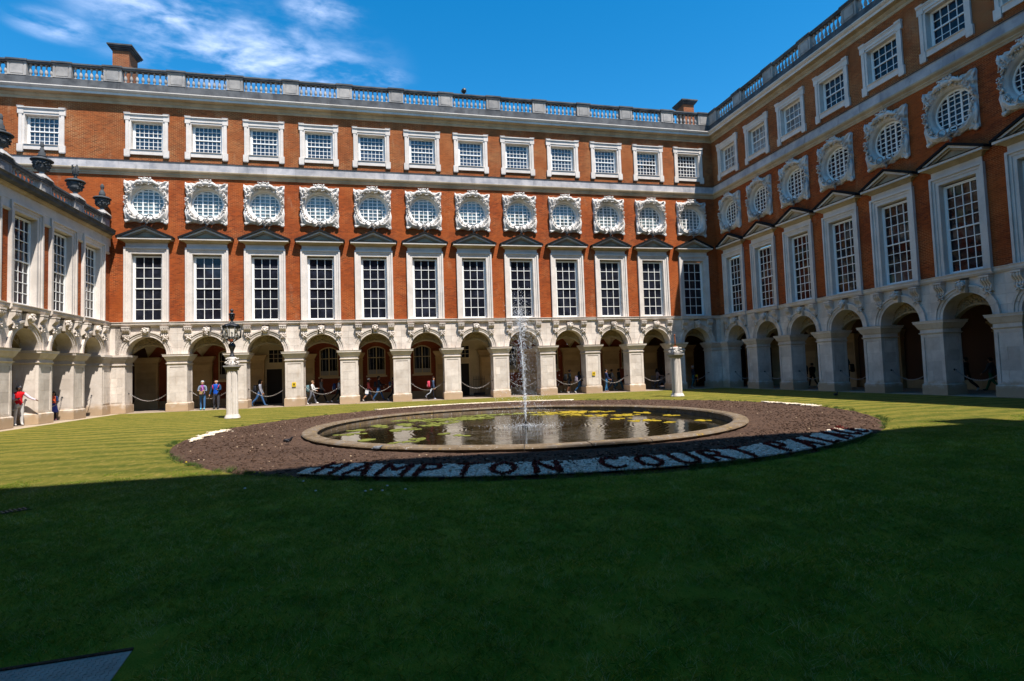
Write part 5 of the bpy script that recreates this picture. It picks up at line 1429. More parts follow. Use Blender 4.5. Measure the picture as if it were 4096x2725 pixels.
# ------------------------------------------------------------------ lamp standards
def lamp_standard(x, y, lantern, label):
    root = empty('lamp_standard', (x, y, 0), R(8)); tag(root, label, 'lamp post', 'stone lamp standards on the lawn')
    b = MB()   # base of four lobes
    for k in range(4):
        a = math.pi/4 + k*math.pi/2; c = (0.17*math.cos(a), 0.17*math.sin(a), 0)
        b.lathe([(0.215, 0), (0.215, 0.06), (0.19, 0.065), (0.20, 0.09), (0.185, 0.12), (0.16, 0.125), (0.17, 0.15), (0.155, 0.18)], 16, c)
    b.box(-.2, .2, -.2, .2, 0, 0.179); b.build('base', ['stone_trim'], root)
    b = MB()
    for k in range(4):   # four engaged fluted columns
        a = math.pi/4 + k*math.pi/2; cx, cy = 0.145*math.cos(a), 0.145*math.sin(a); n = 40
        prof = [(0.142, 0.18), (0.140, 1.0), (0.128, 2.24)]
        o = len(b.v)
        for r, z in prof:
            for i in range(n):
                q = 2*math.pi*i/n; rr = r*(1 - (0.20 if i % 4 in (0,) else 0))
                sh = 1.0 if z < 2 else 0.93
                b.v.append((cx*sh+rr*math.cos(q), cy*sh+rr*math.sin(q), z))
        for kk in range(2):
            for i in range(n): b.f.append((o+kk*n+i, o+kk*n+(i+1) % n, o+(kk+1)*n+(i+1) % n, o+(kk+1)*n+i)); b.m.append(0); b.sm.append(False)
    b.build('shaft', ['stone_trim'], root)
    rs = random.Random(6); b = MB()
    for k in range(4):   # husk drops between the columns
        a = k*math.pi/2
        for i in range(34):
            z = 2.18-0.05*i; s = 0.030*(1-i/42)
            b.ico((0.205*math.cos(a)+rs.gauss(0, .006), 0.205*math.sin(a)+rs.gauss(0, .006), z), (s, s, s*0.7))
    kind(b.build('husk_drop', ['stone_carved'], root), 'stuff')
    b = MB(); b.frustum((-.25, .25, -.25, .25), (-.29, .29, -.29, .29), 2.24, 2.30); b.frustum((-.26, .26, -.26, .26), (-.34, .34, -.34, .34), 2.305, 2.40); b.box(-.345, .345, -.345, .345, 2.402, 2.46)
    b.build('abacus', ['stone_bal'], root)
    b = MB(); b.lathe([(0.26, 2.46), (0.17, 2.6), (0.14, 2.75), (0.17, 2.86)], 12)
    for k in range(4):
        a = k*math.pi/2+math.pi/4; c, s = math.cos(a), math.sin(a)
        for (rad, z, q) in ((0.24, 2.74, 0.07), (0.30, 2.56, 0.085)):
            b.tube([((rad+q*math.cos(t)*(1-t/8))*c, (rad+q*math.cos(t)*(1-t/8))*s, z+q*math.sin(t)*(1-t/8)) for t in [w*0.7 for w in range(10)]], 0.033, 6)
        for i in range(10): b.ico(((0.24+rs.gauss(0, .05))*math.cos(a+rs.gauss(0, .35)), (0.24+rs.gauss(0, .05))*math.sin(a+rs.gauss(0, .35)), 2.52+rs.uniform(0, .28)), (0.045, 0.045, 0.035), rot=rmat(rs))
    b.build('carved_capital', ['stone_carved'], root)
    if not lantern:
        b = MB(); b.lathe([(0.14, 2.86), (0.13, 2.90), (0.04, 2.92)], 10); b.tube([(0, 0, 2.9), (0.015, 0, 3.2), (-0.01, 0, 3.52), (0, 0, 3.60)], [0.035, 0.03, 0.028, 0.035], 8); b.lathe([(0.06, 3.54), (0.06, 3.56)], 8)
        b.build('rusty_rod', ['rust'], root); return
    b = MB(); b.lathe([(0.13, 2.86), (0.12, 2.92), (0.075, 3.0), (0.07, 3.12), (0.10, 3.22), (0.155, 3.34), (0.16, 3.40), (0.13, 3.48), (0.08, 3.52), (0.085, 3.56), (0.06, 3.60)], 16)
    b.build('stem', ['iron'], root)
    lan = MB(); n = 8; r0, r1 = 0.09, 0.40
    zb, zt = 3.78, 4.24
    def pt(r, k, z): a = 2*math.pi*(k+.5)/n; return (r*math.cos(a), r*math.sin(a), z)
    for k in range(n):
        lan.tube([pt(r0, k, 3.58), pt(r1, k, zb)], 0.014, 5); lan.tube([pt(r1, k, zb), pt(r1+.01, k, zt)], 0.022, 5)
        for z in (zb, zt): lan.tube([pt(r1, k, z), pt(r1, k+1, z)], 0.020, 5)
        lan.tube([pt(r1+.02, k, zt+.02)] + [tuple(Vector(pt(r1+.02, k, zt+.02)).lerp(Vector(pt(r1+.02, k+1, zt+.02)), t) + Vector((0, 0, 0.09*math.sin(math.pi*t)))) for t in (.25, .5, .75)] + [pt(r1+.02, k+1, zt+.02)], 0.025, 5)
    lo = lan.build('lantern_frame', ['iron'], root)
    b = MB()
    for k in range(n):
        b.add([pt(r1-.01, k, zb), pt(r1-.01, k+1, zb), pt(r1, k+1, zt), pt(r1, k, zt)], [(0, 1, 2, 3)]); b.add([pt(r0, k, 3.59), pt(r0, k+1, 3.59), pt(r1-.01, k+1, zb), pt(r1-.01, k, zb)], [(0, 1, 2, 3)])
    gm = mat('lantern_glass', (0.85, 0.9, 0.9), 0.08, 0.5); pn(gm).inputs['Transmission Weight'].default_value = 1.0; pn(gm).inputs['IOR'].default_value = 1.05
    b.build('pane', [gm], lo)
    b = MB(); b.lathe([(r1+.03, zt+.01), (0.37, zt+.09), (0.30, zt+.16), (0.18, zt+.20), (0.07, zt+.24), (0.05, zt+.30), (0.09, zt+.40), (0.12, zt+.44), (0.12, zt+.45)], 8, a0=math.pi/8)
    b.build('lantern_roof', ['iron'], root)
    b = MB()
    for k in range(8):
        a = 2*math.pi*k/8; b.tube([(0.11*math.cos(a), 0.11*math.sin(a), zt+.45), (0.12*math.cos(a), 0.12*math.sin(a), zt+.62)], 0.012, 4)
    b.lathe([(0.15, zt+.62), (0.14, zt+.66), (0.06, zt+.70), (0.04, zt+.74)], 12); b.ico((0, 0, zt+.81), 0.08, sub=2); b.tube([(0, 0, zt+.86), (0, 0, zt+.92)], [0.03, 0.005], 6)
    b.lathe([(0.07, zt+.45), (0.07, zt+.62)], 8); b.build('finial', ['iron'], root)
    b = MB()
    for k in range(4):
        a = k*math.pi/2; b.tube([(0, 0, 3.7), (0.12*math.cos(a), 0.12*math.sin(a), 3.84), (0.2*math.cos(a), .2*math.sin(a), 3.86), (0.2*math.cos(a), .2*math.sin(a), 3.98)], 0.012, 5); b.ico((0.2*math.cos(a), .2*math.sin(a), 4.0), 0.03)
    b.build('burner', ['chain'], root)
lamp_standard(7.16, -9.8, True, 'fluted stone lamp standard topped by a black iron lantern, left of the pool')
lamp_standard(30.54, -8.83, False, 'fluted stone standard with only a rusty rod on top, lantern missing')

# ------------------------------------------------------------------ urns on the left wing
def ustretch(b):
    b.v = [(p[0]*0.92, p[1]*0.92, p[2]*0.88 if p[2] <= 1.28 else 1.126+(p[2]-1.28)*1.62) for p in b.v]
def urn(x, y, z, variant, label):
    root = empty('stone_urn', (x, y, z)); tag(root, label, 'urn', 'dark stone urns on the left balustrade'); rs = random.Random(variant)
    b = MB(); b.frustum((-.40, .40, -.40, .40), (-.18, .18, -.18, .18), 0, 0.30); b.lathe([(0.13, 0.29), (0.10, 0.36), (0.13, 0.42)], 14); ustretch(b); b.build('foot', ['stone_bal'], root)
    b = MB(); b.lathe([(0.12, 0.42), (0.22, 0.50), (0.32, 0.64), (0.36, 0.76), (0.34, 0.80), (0.38, 0.84), (0.40, 1.02), (0.36, 1.06)], 20)
    for i in range(40): a = rs.uniform(0, 6.28); q = rs.uniform(0.55, 1.0); rr = 0.26+0.14*min(1, (q-.5)/.3); b.ico((rr*math.cos(a), rr*math.sin(a), q), (0.05, 0.05, 0.06), rot=rmat(rs))
    ustretch(b); b.build('bowl', ['urn'], root)
    b = MB(); b.lathe([(0.50, 1.06), (0.52, 1.10), (0.44, 1.18), (0.28, 1.24), (0.20, 1.28)], 20); ustretch(b); b.build('lid', ['urn'], root)
    b = MB()
    if variant % 3 == 0: b.lathe([(0.21, 1.28), (0.17, 1.34), (0.19, 1.38), (0.12, 1.46), (0.07, 1.52), (0.08, 1.56), (0.11, 1.60), (0.10, 1.68), (0.03, 1.74)], 14)
    elif variant % 3 == 1:
        b.lathe([(0.12, 1.28), (0.08, 1.36), (0.1, 1.4)], 12)
        for i in range(9): a = i*0.7; b.tube([(0, 0, 1.36), (0.11*math.cos(a), 0.11*math.sin(a), 1.46), (0.16*math.cos(a), 0.16*math.sin(a), 1.55+0.1*(i % 3)), (0.10*math.cos(a+.4), 0.1*math.sin(a+.4), 1.66+0.05*(i % 3))], [0.05, 0.055, 0.045, 0.01], 6)
    else: b.lathe([(0.20, 1.28), (0.22, 1.32), (0.15, 1.38), (0.17, 1.42), (0.09, 1.48), (0.10, 1.55), (0.05, 1.6)], 14); b.ico((0, 0, 1.66), (0.09, 0.09, 0.11), sub=1)
    ustretch(b); b.build('finial', ['urn'], root)
uz = 11.96
urn(XLB-0.16, YB-0.62, uz, 3, 'dark urn with a slim pointed finial, nearest the corner of the court')
urn(XLB-0.16, YB+cL[-1]-sL/2, uz, 4, 'dark urn with a flaming leafy finial, second from the corner')
urn(XLB-0.16, YB+cL[-2]-sL/2, uz, 2, 'dark urn with a small round knob, third from the corner')
urn(XLB-0.16, YB+cL[-3]-sL/2, uz, 5, 'dark urn cut off by the left edge of the picture')

# ------------------------------------------------------------------ chains across the arches
def chains():
    me = chain_mesh(1.08, 1.17, 0.50, 0.42); 
    root0 = None
    nm = ['leftmost', 'second', 'third', 'fourth', 'fifth', 'sixth', 'seventh', 'eighth', 'ninth', 'tenth', 'eleventh', 'last']
    def put(o_, rz, u, hw, label, me_):
        r = empty('barrier_chain', (0, 0, 0)); 
        base = Matrix.Translation(Vector(o_)) @ Matrix.Rotation(rz, 4, 'Z') @ Matrix.Translation(Vector((u, 0, 0)))
        r.matrix_world = base; tag(r, label, 'chain', 'iron chains hung across the arches')
        inst('chain_links', me_, r); inst('hook', SH['hookL'], r, (-hw, 0.42, 1.17)); inst('hook', SH['hookR'], r, (hw, 0.42, 1.17))
    for i, c in enumerate(cB): put((0, YB, 0), 0, c, 1.13, 'sagging iron chain across the %s arch from the left of the sunlit back wing' % nm[i], me)
    for j, c in enumerate(cR[:7]): put((XB, YB, 0), R(-90), c, 1.10, 'dark iron chain across the %s arch of the shaded right wing, counted from the corner' % ['first', 'second', 'third', 'fourth', 'fifth', 'sixth', 'seventh'][j], me)
    me2 = chain_mesh(0.97, 1.17, 0.42, 0.42)
    for k in range(4): put((XLB, YB, 0), R(90), cL[-1-k], 0.99, 'iron chain across the %s arch of the left wing, counted from the corner' % ['first', 'second', 'third', 'fourth'][k], me2)
chains()

# ------------------------------------------------------------------ small fixtures
def hsign(x, z, label):
    root = empty('hydrant_sign', (x, YB-0.125, z)); tag(root, label, 'sign', 'yellow H signs on the piers')
    b = MB(); b.box(-0.115, 0.115, -0.012, 0.012, -0.135, 0.135); b.build('plate', ['yellow'], root)
    b = MB(); b.box(-0.062, -0.026, -0.017, -0.011, -0.085, 0.085); b.box(0.026, 0.062, -0.017, -0.011, -0.085, 0.085); b.box(-0.026, 0.026, -0.0165, -0.011, -0.02, 0.02)
    for z in (-.085, .07): 
        for s in (-1, 1): b.box(s*0.044-0.028, s*0.044+0.028, -0.0168, -0.011, z, z+0.015)
    b.build('letter', ['black'], root)
hsign(8.48, 1.38, 'yellow sign with a black H on the pier right of the left lamp standard')
hsign(28.91, 1.40, 'yellow sign with a black H on the pier left of the rusty rod standard')
def floodlight():
    root = empty('floodlight', (20.03, 0.05, 21.38), R(12)); tag(root, 'small black floodlight standing on the back balustrade rail', 'floodlight')
    b = MB(); b.lathe([(0.17, 0), (0.18, 0.12), (0.13, 0.26), (0.06, 0.30)], 12); b.xform(Matrix.Translation((0, 0.1, 0.28)) @ Matrix.Rotation(R(75), 4, 'X')); b.build('housing', ['iron'], root)
    b = MB(); b.tube([(-.22, 0, 0.3), (-.22, 0, 0.05), (0, 0, 0.03), (.22, 0, 0.05), (.22, 0, 0.3)], 0.014, 5); b.lathe([(0.09, 0), (0.09, 0.04)], 8); b.build('bracket', ['iron'], root)
floodlight()
def bench():
    root = empty('bench', (36.6, 4.35, 0.0)); tag(root, 'pale painted slatted bench against the far wall of the back walk', 'bench')
    b = MB()
    for k in range(5): b.box(-0.85, 0.85, -0.25+0.1*k, -0.17+0.1*k, 0.42, 0.45)
    b.build('seat', ['bench'], root)
    b = MB()
    for k in range(9): b.box(-0.80+0.2*k-.035, -0.80+0.2*k+.035, 0.27, 0.30, 0.45, 0.93)
    b.box(-0.85, 0.85, 0.26, 0.31, 0.93, 1.0); b.build('backrest', ['bench'], root)
    for sx in (-1, 1):
        for y in (-0.22, 0.27): q = MB(); q.box(sx*0.82-.035, sx*0.82+.035, y-.03, y+.03, 0, 0.42 if y > 0 else 0.66); q.build('leg', ['bench'], root)
        q = MB(); q.box(sx*0.82-.04, sx*0.82+.04, -0.27, 0.28, 0.662, 0.70); q.build('armrest', ['bench'], root)
bench()

# ------------------------------------------------------------------ birds
def bird(x, y, z, rz, s, label, lying=False):
    root = empty('bird', (x, y, z), rz); tag(root, label, 'bird'); c = mat('bird_feathers', (0.012, 0.012, 0.016) if not lying else (0.10, 0.11, 0.13), 0.5)
    V = [(0, 0.30), (0.05, 0.30), (0.16, 0.26), (0.24, 0.34), (0.27, 0.40)]
    me = bpy.data.meshes.new('body'); co = [(0, 0.26, 0.15), (0, 0.12, 0.19), (0, 0.0, 0.21), (0, -0.10, 0.24), (0, -0.15, 0.31), (0, -0.175, 0.355), (0, -0.215, 0.352)]
    co = [(a*s, b_*s, c_*s*(0.55 if lying else 1)) for a, b_, c_ in co]; me.from_pydata(co, [(i, i+1) for i in range(6)], [])
    o = bpy.data.objects.new('body', me); col.objects.link(o); o.parent = root; md = o.modifiers.new('s', 'SKIN'); 
    for v, r in zip(me.skin_vertices[0].data, (0.014, 0.045, 0.075, 0.065, 0.035, 0.034, 0.008)): v.radius = (r*s, r*s)
    me.skin_vertices[0].data[2].use_root = True; o.modifiers.new('sub', 'SUBSURF').levels = 1; bake_mod(o, c)
    for sx in (-1, 1):
        b = MB(); b.ico((0, 0, 0), (0.02*s, 0.15*s, 0.055*s), sub=1); w = b.build('wing', [c], root, (sx*0.062*s, 0.06*s, 0.205*s*(0.55 if lying else 1))); w.rotation_euler = (R(12), 0, 0)
        if not lying: b = MB(); b.tube([(sx*.03*s, 0, .16*s), (sx*.03*s, 0.01*s, .06*s), (sx*.03*s, 0, .008)], 0.006*s, 5); b.tube([(sx*.03*s, 0, .008), (sx*.03*s, -.05*s, .006)], 0.005*s, 4); b.build('leg', [c], root)
    b = MB(); b.tube([(0, -0.2*s, 0.352*s*(0.55 if lying else 1)), (0, -0.27*s, 0.34*s*(0.55 if lying else 1))], [0.012*s, 0.002*s], 5); b.build('beak', [c], root)
def bake_mod(o, material=None, mats=None):
    dg = bpy.context.evaluated_depsgraph_get(); ev = o.evaluated_get(dg); me = bpy.data.meshes.new_from_object(ev); o.modifiers.clear(); o.data = me
    me.polygons.foreach_set('use_smooth', [True]*len(me.polygons))
    if material: me.materials.clear(); me.materials.append(material)
    return me
bird(11.6, -22.9, 0.05, R(70), 0.62, 'black crow standing on the bare soil left of the pool')
bird(35.0, -15.7, 0.0, R(110), 0.78, 'dark jackdaw standing on the lawn near the shaded right wing')
bird(13.85, -25.0, 0.05, R(95), 0.55, 'grey pigeon crouching on the soil beside the pool kerb', True)

# ================================================================== PEOPLE
SKIN_LIGHT, SKIN_TAN, SKIN_DARK = (0.48, 0.26, 0.17), (0.36, 0.19, 0.11), (0.10, 0.045, 0.025)
_mc = {}
def cm(c, rough=0.8):
    k = tuple(c)
    if k not in _mc: _mc[k] = mat('cloth_%d' % len(_mc), k, rough, 0.2)
    return _mc[k]
def person(x, y, H, heading, label, top, legs, shoe, skin=SKIN_TAN, hair=(0.012, 0.009, 0.008), hairstyle='short', thigh=(0, 0), knee=(2, 2), arm=((5, 15, 8), (5, 15, 8)),
           lower_skin=False, long_sleeve=True, sleeve=None, group=None, headyaw=0, bulk=1.0, lean=0, skirt=None, inner=None, stripe=None, z=0.0, hat=None):
    """heading: degrees, 0 = facing the camera side (-y), 90 = facing +x. thigh/knee degrees (left, right); arm: (forward, elbow, out)"""
    root = empty('person', (x, y, z), R(heading)); tag(root, label, 'person', group)
    P = {}; Rr = {}; E = []; Z = []
    def node(n, p, r): P[n] = Vector(p); Rr[n] = r
    hipz = 0.515
    ln = R(lean)
    def up(h): d = h-hipz; return Vector((0, -math.sin(ln)*d, hipz+math.cos(ln)*d))
    node('pelvis', (0, 0, hipz), 0.078*bulk); node('waist', up(0.60), 0.070*bulk); node('chest', up(0.71), 0.080*bulk); node('sh', up(0.785), 0.062*bulk)
    node('neck', up(0.845), 0.029); 
    hy = R(headyaw); hf = Vector((math.sin(hy), -math.cos(hy), 0))
    nk = up(0.845)
    node('jaw', nk+Vector((0, 0, 0.030))+hf*0.012, 0.036); node('head', nk+Vector((0, 0, 0.075))+hf*0.008, 0.053); node('crown', nk+Vector((0, 0, 0.112)), 0.040)
    E += [('pelvis', 'waist', 'top'), ('waist', 'chest', 'top'), ('chest', 'sh', 'top'), ('sh', 'neck', 'skin'), ('neck', 'jaw', 'skin'), ('jaw', 'head', 'skin'), ('head', 'crown', 'skin')]
    for s, nm, th, kn, ar in ((1, 'L', thigh[0], knee[0], arm[0]), (-1, 'R', thigh[1], knee[1], arm[1])):
        a, b_ = R(th), R(kn)
        hip = Vector((s*0.052*bulk, 0, 0.50)); k = hip+Vector((s*0.006, -math.sin(a)*0.225, -math.cos(a)*0.225)); an = k+Vector((0, -math.sin(a-b_)*0.235, -math.cos(a-b_)*0.235))
        fp = a-b_ ; pitch = min(0.0, fp)*0.9 if kn > 25 or th < -8 else (0.15 if th > 15 else 0)
        toe = an + Vector((0, -math.cos(pitch)*0.095, math.sin(pitch)*0.095-0.012)); heel = an+Vector((0, 0.018, -0.018))
        node('hip'+nm, hip, 0.060*bulk); node('kn'+nm, k, 0.038*bulk); node('mid'+nm, (k+an)/2+Vector((0, 0.006, 0.01)), 0.036*bulk); node('an'+nm, an, 0.024); node('heel'+nm, heel, 0.024); node('ball'+nm, an.lerp(toe, 0.6)+Vector((0, 0, -0.012)), 0.024); node('toe'+nm, toe, 0.015)
        E += [('pelvis', 'hip'+nm, 'leg'), ('hip'+nm, 'kn'+nm, 'leg'), ('kn'+nm, 'mid'+nm, 'shin'), ('mid'+nm, 'an'+nm, 'shin'), ('an'+nm, 'heel'+nm, 'shoe'), ('an'+nm, 'ball'+nm, 'shoe'), ('ball'+nm, 'toe'+nm, 'shoe')]
        shd = up(0.795)+Vector((s*0.098*bulk, 0, 0)); f, eb, out = (R(v) for v in ar)
        d1 = Vector((s*math.sin(out), -math.sin(f)*math.cos(out), -math.cos(f)*math.cos(out))); el = shd+d1*0.165
        f2 = f+eb; d2 = Vector((s*math.sin(out)*(0.4 if eb > R(40) else 1)-s*(0.45 if eb > R(60) else 0), -math.sin(f2), -math.cos(f2))).normalized(); wr = el+d2*0.145
        node('sho'+nm, shd, 0.040*bulk); node('el'+nm, el, 0.029*bulk); node('wr'+nm, wr, 0.017); pm_ = wr+d2*0.032; node('pa'+nm, pm_, 0.017)
        E += [('sh', 'sho'+nm, 'top'), ('sho'+nm, 'el'+nm, 'arm'), ('el'+nm, 'wr'+nm, 'fore'), ('wr'+nm, 'pa'+nm, 'skin')]
        side = d2.cross(Vector((0, 0, 1))); side = side.normalized() if side.length > 0.1 else Vector((0, 1, 0)); cur = d2.cross(side)
        for q, (o_, l) in enumerate(((-0.012, 0.038), (-0.004, 0.044), (0.004, 0.041), (0.012, 0.032))):
            m1 = pm_+side*o_+d2*l*0.55; m2 = m1+(d2*0.8+cur*0.6).normalized()*l*0.55
            node('f%d%s' % (q, nm), m1, 0.0055); node('g%d%s' % (q, nm), m2, 0.0045); E += [('pa'+nm, 'f%d%s' % (q, nm), 'skin'), ('f%d%s' % (q, nm), 'g%d%s' % (q, nm), 'skin')]
        t1 = wr+side*(-0.024)+d2*0.028; node('t'+nm, t1, 0.006); E += [('wr'+nm, 't'+nm, 'skin')]
    minz = min(P[n].z-Rr[n] for n in P if n[:3] in ('toe', 'hee', 'bal')); 
    names = list(P); idx = {n: i for i, n in enumerate(names)}
    for n in names: P[n] = Vector((P[n].x, P[n].y, P[n].z-minz))
    me = bpy.data.meshes.new('body'); me.from_pydata([tuple(P[n]*H) for n in names], [(idx[a], idx[b_]) for a, b_, _ in E], [])
    o = bpy.data.objects.new('body', me); col.objects.link(o)
    o.modifiers.new('s', 'SKIN')
    for i, n in enumerate(names):
        r = Rr[n]*H; fl = 0.72 if n in ('chest', 'waist', 'pelvis') else (0.8 if n in ('sh',) else 1)
        me.skin_vertices[0].data[i].radius = (r, r*fl) if n not in ('head', 'crown', 'jaw') else (r*0.9, r)
        me.skin_vertices[0].data[i].use_root = (n == 'pelvis')
    o.modifiers.new('sub', 'SUBSURF').levels = 1
    me = bake_mod(o); o.parent = root
    zones = ['top', 'leg', 'shoe', 'skin', 'sleeve', 'accent']
    for c in (top, legs, shoe, skin, sleeve or top, inner or top): me.materials.append(cm(c))
    cen = np.empty(len(me.polygons)*3); me.polygons.foreach_get('center', cen); cen = cen.reshape(-1, 3)/H
    best = np.full(len(cen), 1e9); zi = np.zeros(len(cen), int)
    zmap = {'top': 0, 'leg': 1, 'shin': 3 if lower_skin else 1, 'shoe': 2, 'skin': 3, 'arm': 4, 'fore': 4 if long_sleeve else 3}
    for a, b_, zn in E:
        A, B = np.array(P[a]), np.array(P[b_]); ab = B-A; t = np.clip(((cen-A)@ab)/(ab@ab), 0, 1); d = np.linalg.norm(cen-(A+t[:, None]*ab), axis=1)-(Rr[a]*(1-t)+Rr[b_]*t)*0.9
        w = d < best; best[w] = d[w]; zi[w] = zmap[zn]
        if a == 'sh' and b_ == 'neck': zi[w & (t < 0.45)] = 0
    pz = P['pelvis'].z
    tw = (zi == 0) & (cen[:, 2] < pz-0.005); zi[tw] = 1
    if inner: zi[(zi == 0) & (cen[:, 1] < P['chest'].y-0.02) & (np.abs(cen[:, 0]) < 0.042*bulk)] = 5
    if stripe: me.materials.append(cm(stripe)); zi[(zi == 1) & (np.abs(cen[:, 0]) > 0.085) & (cen[:, 2] < pz-0.06)] = 6
    me.polygons.foreach_set('material_index', zi.tolist()); me.update()
    # face details and hair
    hc = P['head']*H; S = H
    b = MB(); nz = hc+hf*0.056*S+Vector((0, 0, -0.012*S)); b.ico(tuple(nz), (0.009*S, 0.011*S, 0.014*S), 0)
    rt = Vector((-hf.y, hf.x, 0))
    for s in (-1, 1):
        e = hc+hf*0.050*S+rt*0.020*S*s+Vector((0, 0, 0.004*S)); b.ico(tuple(e), 0.0065*S, 1); ea = hc+rt*0.050*S*s+Vector((0, 0, -0.008*S)); b.ico(tuple(ea), (0.008*S, 0.010*S, 0.014*S), 0)
    mo = hc+hf*0.047*S+Vector((0, 0, -0.034*S)); b.ico(tuple(mo), (0.014*S, 0.008*S, 0.004*S), 2)
    b.build('face', [cm(skin), cm((0.01, 0.008, 0.008)), cm((0.25, 0.08, 0.06))], root)
    rs = random.Random(int(x*100)); b = MB(); hcol = cm(hair, 0.6)
    Vv, Ff = ICO[2]; q = []
    for v in Vv:
        v = Vector(v); fr = v.dot(hf); z_ = v.z
        keep = (z_ > 0.30) or (fr < 0.10 and z_ > (-0.75 if hairstyle != 'bald' else -0.2)) or (fr < 0.45 and z_ > 0.0)
        if hairstyle == 'bald': keep = fr < -0.1 and z_ < 0.5
        r = 1.0 if keep else 0.55
        q.append(tuple(hc+Vector((0, 0, 0.006*S)) - hf*0.006*S + Vector((v.x*0.058*r, v.y*0.064*r, v.z*0.066*r))*S*(1+rs.uniform(-.03, .05))))
    b.add(q, Ff, 0, True)
    if hairstyle == 'long':
        b.tube([tuple(hc-hf*0.03*S), tuple(hc-hf*0.050*S+Vector((0, 0, -0.06*S))), tuple(hc-hf*0.058*S+Vector((0, 0, -0.14*S)))], [0.045*S, 0.047*S, 0.022*S], 8)
        for s in (-1, 1): b.tube([tuple(hc+rt*0.045*S*s), tuple(hc+rt*0.050*S*s+Vector((0, 0, -0.06*S))), tuple(hc+rt*0.045*S*s+Vector((0, 0, -0.12*S)))], [0.02*S, 0.022*S, 0.01*S], 6)
    if hairstyle == 'bun': b.ico(tuple(hc-hf*0.065*S+Vector((0, 0, 0.03*S))), 0.028*S, sub=1)
    b.build('hair', [hcol], root)
    if hat:
        b = MB(); n0 = 0; b.lathe([(0.062*S, 0.0), (0.064*S, 0.02*S), (0.055*S, 0.05*S), (0.025*S, 0.068*S)], 14, tuple(hc+Vector((0, 0, 0.022*S)))); pk = hc+hf*0.075*S+Vector((0, 0, 0.026*S)); b.ico(tuple(pk), (0.045*S, 0.045*S, 0.006*S), sub=1); b.build('cap', [cm(hat)], root)
    if skirt:
        pl = P['pelvis']*H; b = MB(); b.lathe([(0.085*S*bulk, 0.06*S), (0.105*S*bulk, -0.03*S), (0.13*S*bulk, -0.16*S), (0.14*S*bulk, -0.24*S)], 18, tuple(pl), sx=1.0, sy=0.8); b.build('skirt', [cm(skirt)], root)
    root['_P'] = 0
    return root, {k: v*H for k, v in P.items()}, H
def backpack(pr, color, label, accent=None, size=1.0, side=0.0, strap=(0.02, 0.02, 0.025)):
    root_p, P, H = pr; c = P['chest']; rz = root_p.rotation_euler.z
    loc = Matrix.Rotation(rz, 3, 'Z') @ Vector((side, 0.155*H*0.62+0.075*size, c.z-0.045*H))
    o = empty('backpack', (root_p.location.x+loc.x, root_p.location.y+loc.y+0.0, root_p.location.z+loc.z), rz); tag(o, label, 'backpack')
    s = size; b = MB(); m = cm(color); a = cm(accent or tuple(v*0.7 for v in color))
    prof = [(-0.15, -0.22), (0.15, -0.22), (0.17, -0.12), (0.165, 0.10), (0.12, 0.20), (0, 0.235), (-0.12, 0.20), (-0.165, 0.10), (-0.17, -0.12)]
    b.prism([(p[0]*s, p[1]*s) for p in prof], -0.08*s, 0.05*s, 0, True); b.prism([(p[0]*s*0.86, p[1]*s*0.93) for p in prof], 0.05*s, 0.09*s, 0, True); b.build('bag_body', [m], o)
    b = MB(); b.prism([(p[0]*s*0.72, p[1]*s*0.5-0.09*s) for p in prof], 0.092*s, 0.125*s, 0, True); b.build('front_pocket', [a], o)
    for sx in (-1, 1):
        b = MB(); b.tube([(sx*0.09*s, -0.07*s, 0.16*s), (sx*0.10*s, -0.16*s, 0.24*s), (sx*0.11*s, -0.27*s, 0.14*s), (sx*0.12*s, -0.27*s, -0.02*s), (sx*0.13*s, -0.10*s, -0.16*s)], 0.020*s, 6); b.build('strap', [cm(strap)], o)
    return o
def phone(pr, hand, label, c=(0.02, 0.02, 0.02), sz=(0.04, 0.075, 0.006), name='phone', cat='phone', kindf=None):
    root_p, P, H = pr; p = P['pa'+hand]; rz = root_p.rotation_euler.z; loc = Matrix.Rotation(rz, 3, 'Z') @ (p+Vector((0, -0.035, 0.02)))
    b = MB(); b.box(-sz[0], sz[0], -sz[1], sz[1], -sz[2], sz[2]); b.box(-sz[0]*.85, sz[0]*.85, -sz[1]*.85, sz[1]*.85, sz[2], sz[2]+0.002, 1)
    o = b.build(name, [cm(c), cm((0.03, 0.035, 0.045), 0.1)], None, (root_p.location.x+loc.x, root_p.location.y+loc.y, root_p.location.z+loc.z)); o.rotation_euler = (R(25), 0, rz); tag(o, label, cat); return o
JE, DK, GY, WH = (0.03, 0.07, 0.16), (0.012, 0.013, 0.018), (0.22, 0.23, 0.26), (0.65, 0.64, 0.62)
WALK = dict(thigh=(26, -20), knee=(6, 24), arm=((-18, 12, 6), (20, 25, 6)))
WALK2 = dict(thigh=(-20, 24), knee=(24, 4), arm=((20, 25, 6), (-18, 12, 6)))
# left wing
p = person(-2.45, -7.75, 1.86, 48, 'older woman in a red waistcoat and pale trousers leaning out of the left arcade', (0.55, 0.006, 0.012), (0.50, 0.48, 0.46), (0.5, 0.47, 0.42), SKIN_DARK, (0.13, 0.13, 0.15), 'short', thigh=(3, -2), arm=((30, 35, 35), (15, 85, 8)), sleeve=(0.55, 0.45, 0.52), bulk=1.12, headyaw=-10)
phone(p, 'R', 'dark phone held by the woman in the red waistcoat')
p = person(-2.62, -4.55, 1.52, 40, 'child in a navy jacket over an orange shirt standing in the left arcade', (0.015, 0.03, 0.09), (0.02, 0.015, 0.02), (0.3, 0.12, 0.15), SKIN_TAN, (0.012, 0.008, 0.008), 'long', arm=((15, 80, 4), (15, 80, 4)), skirt=(0.05, 0.07, 0.30), inner=(0.7, 0.10, 0.03))
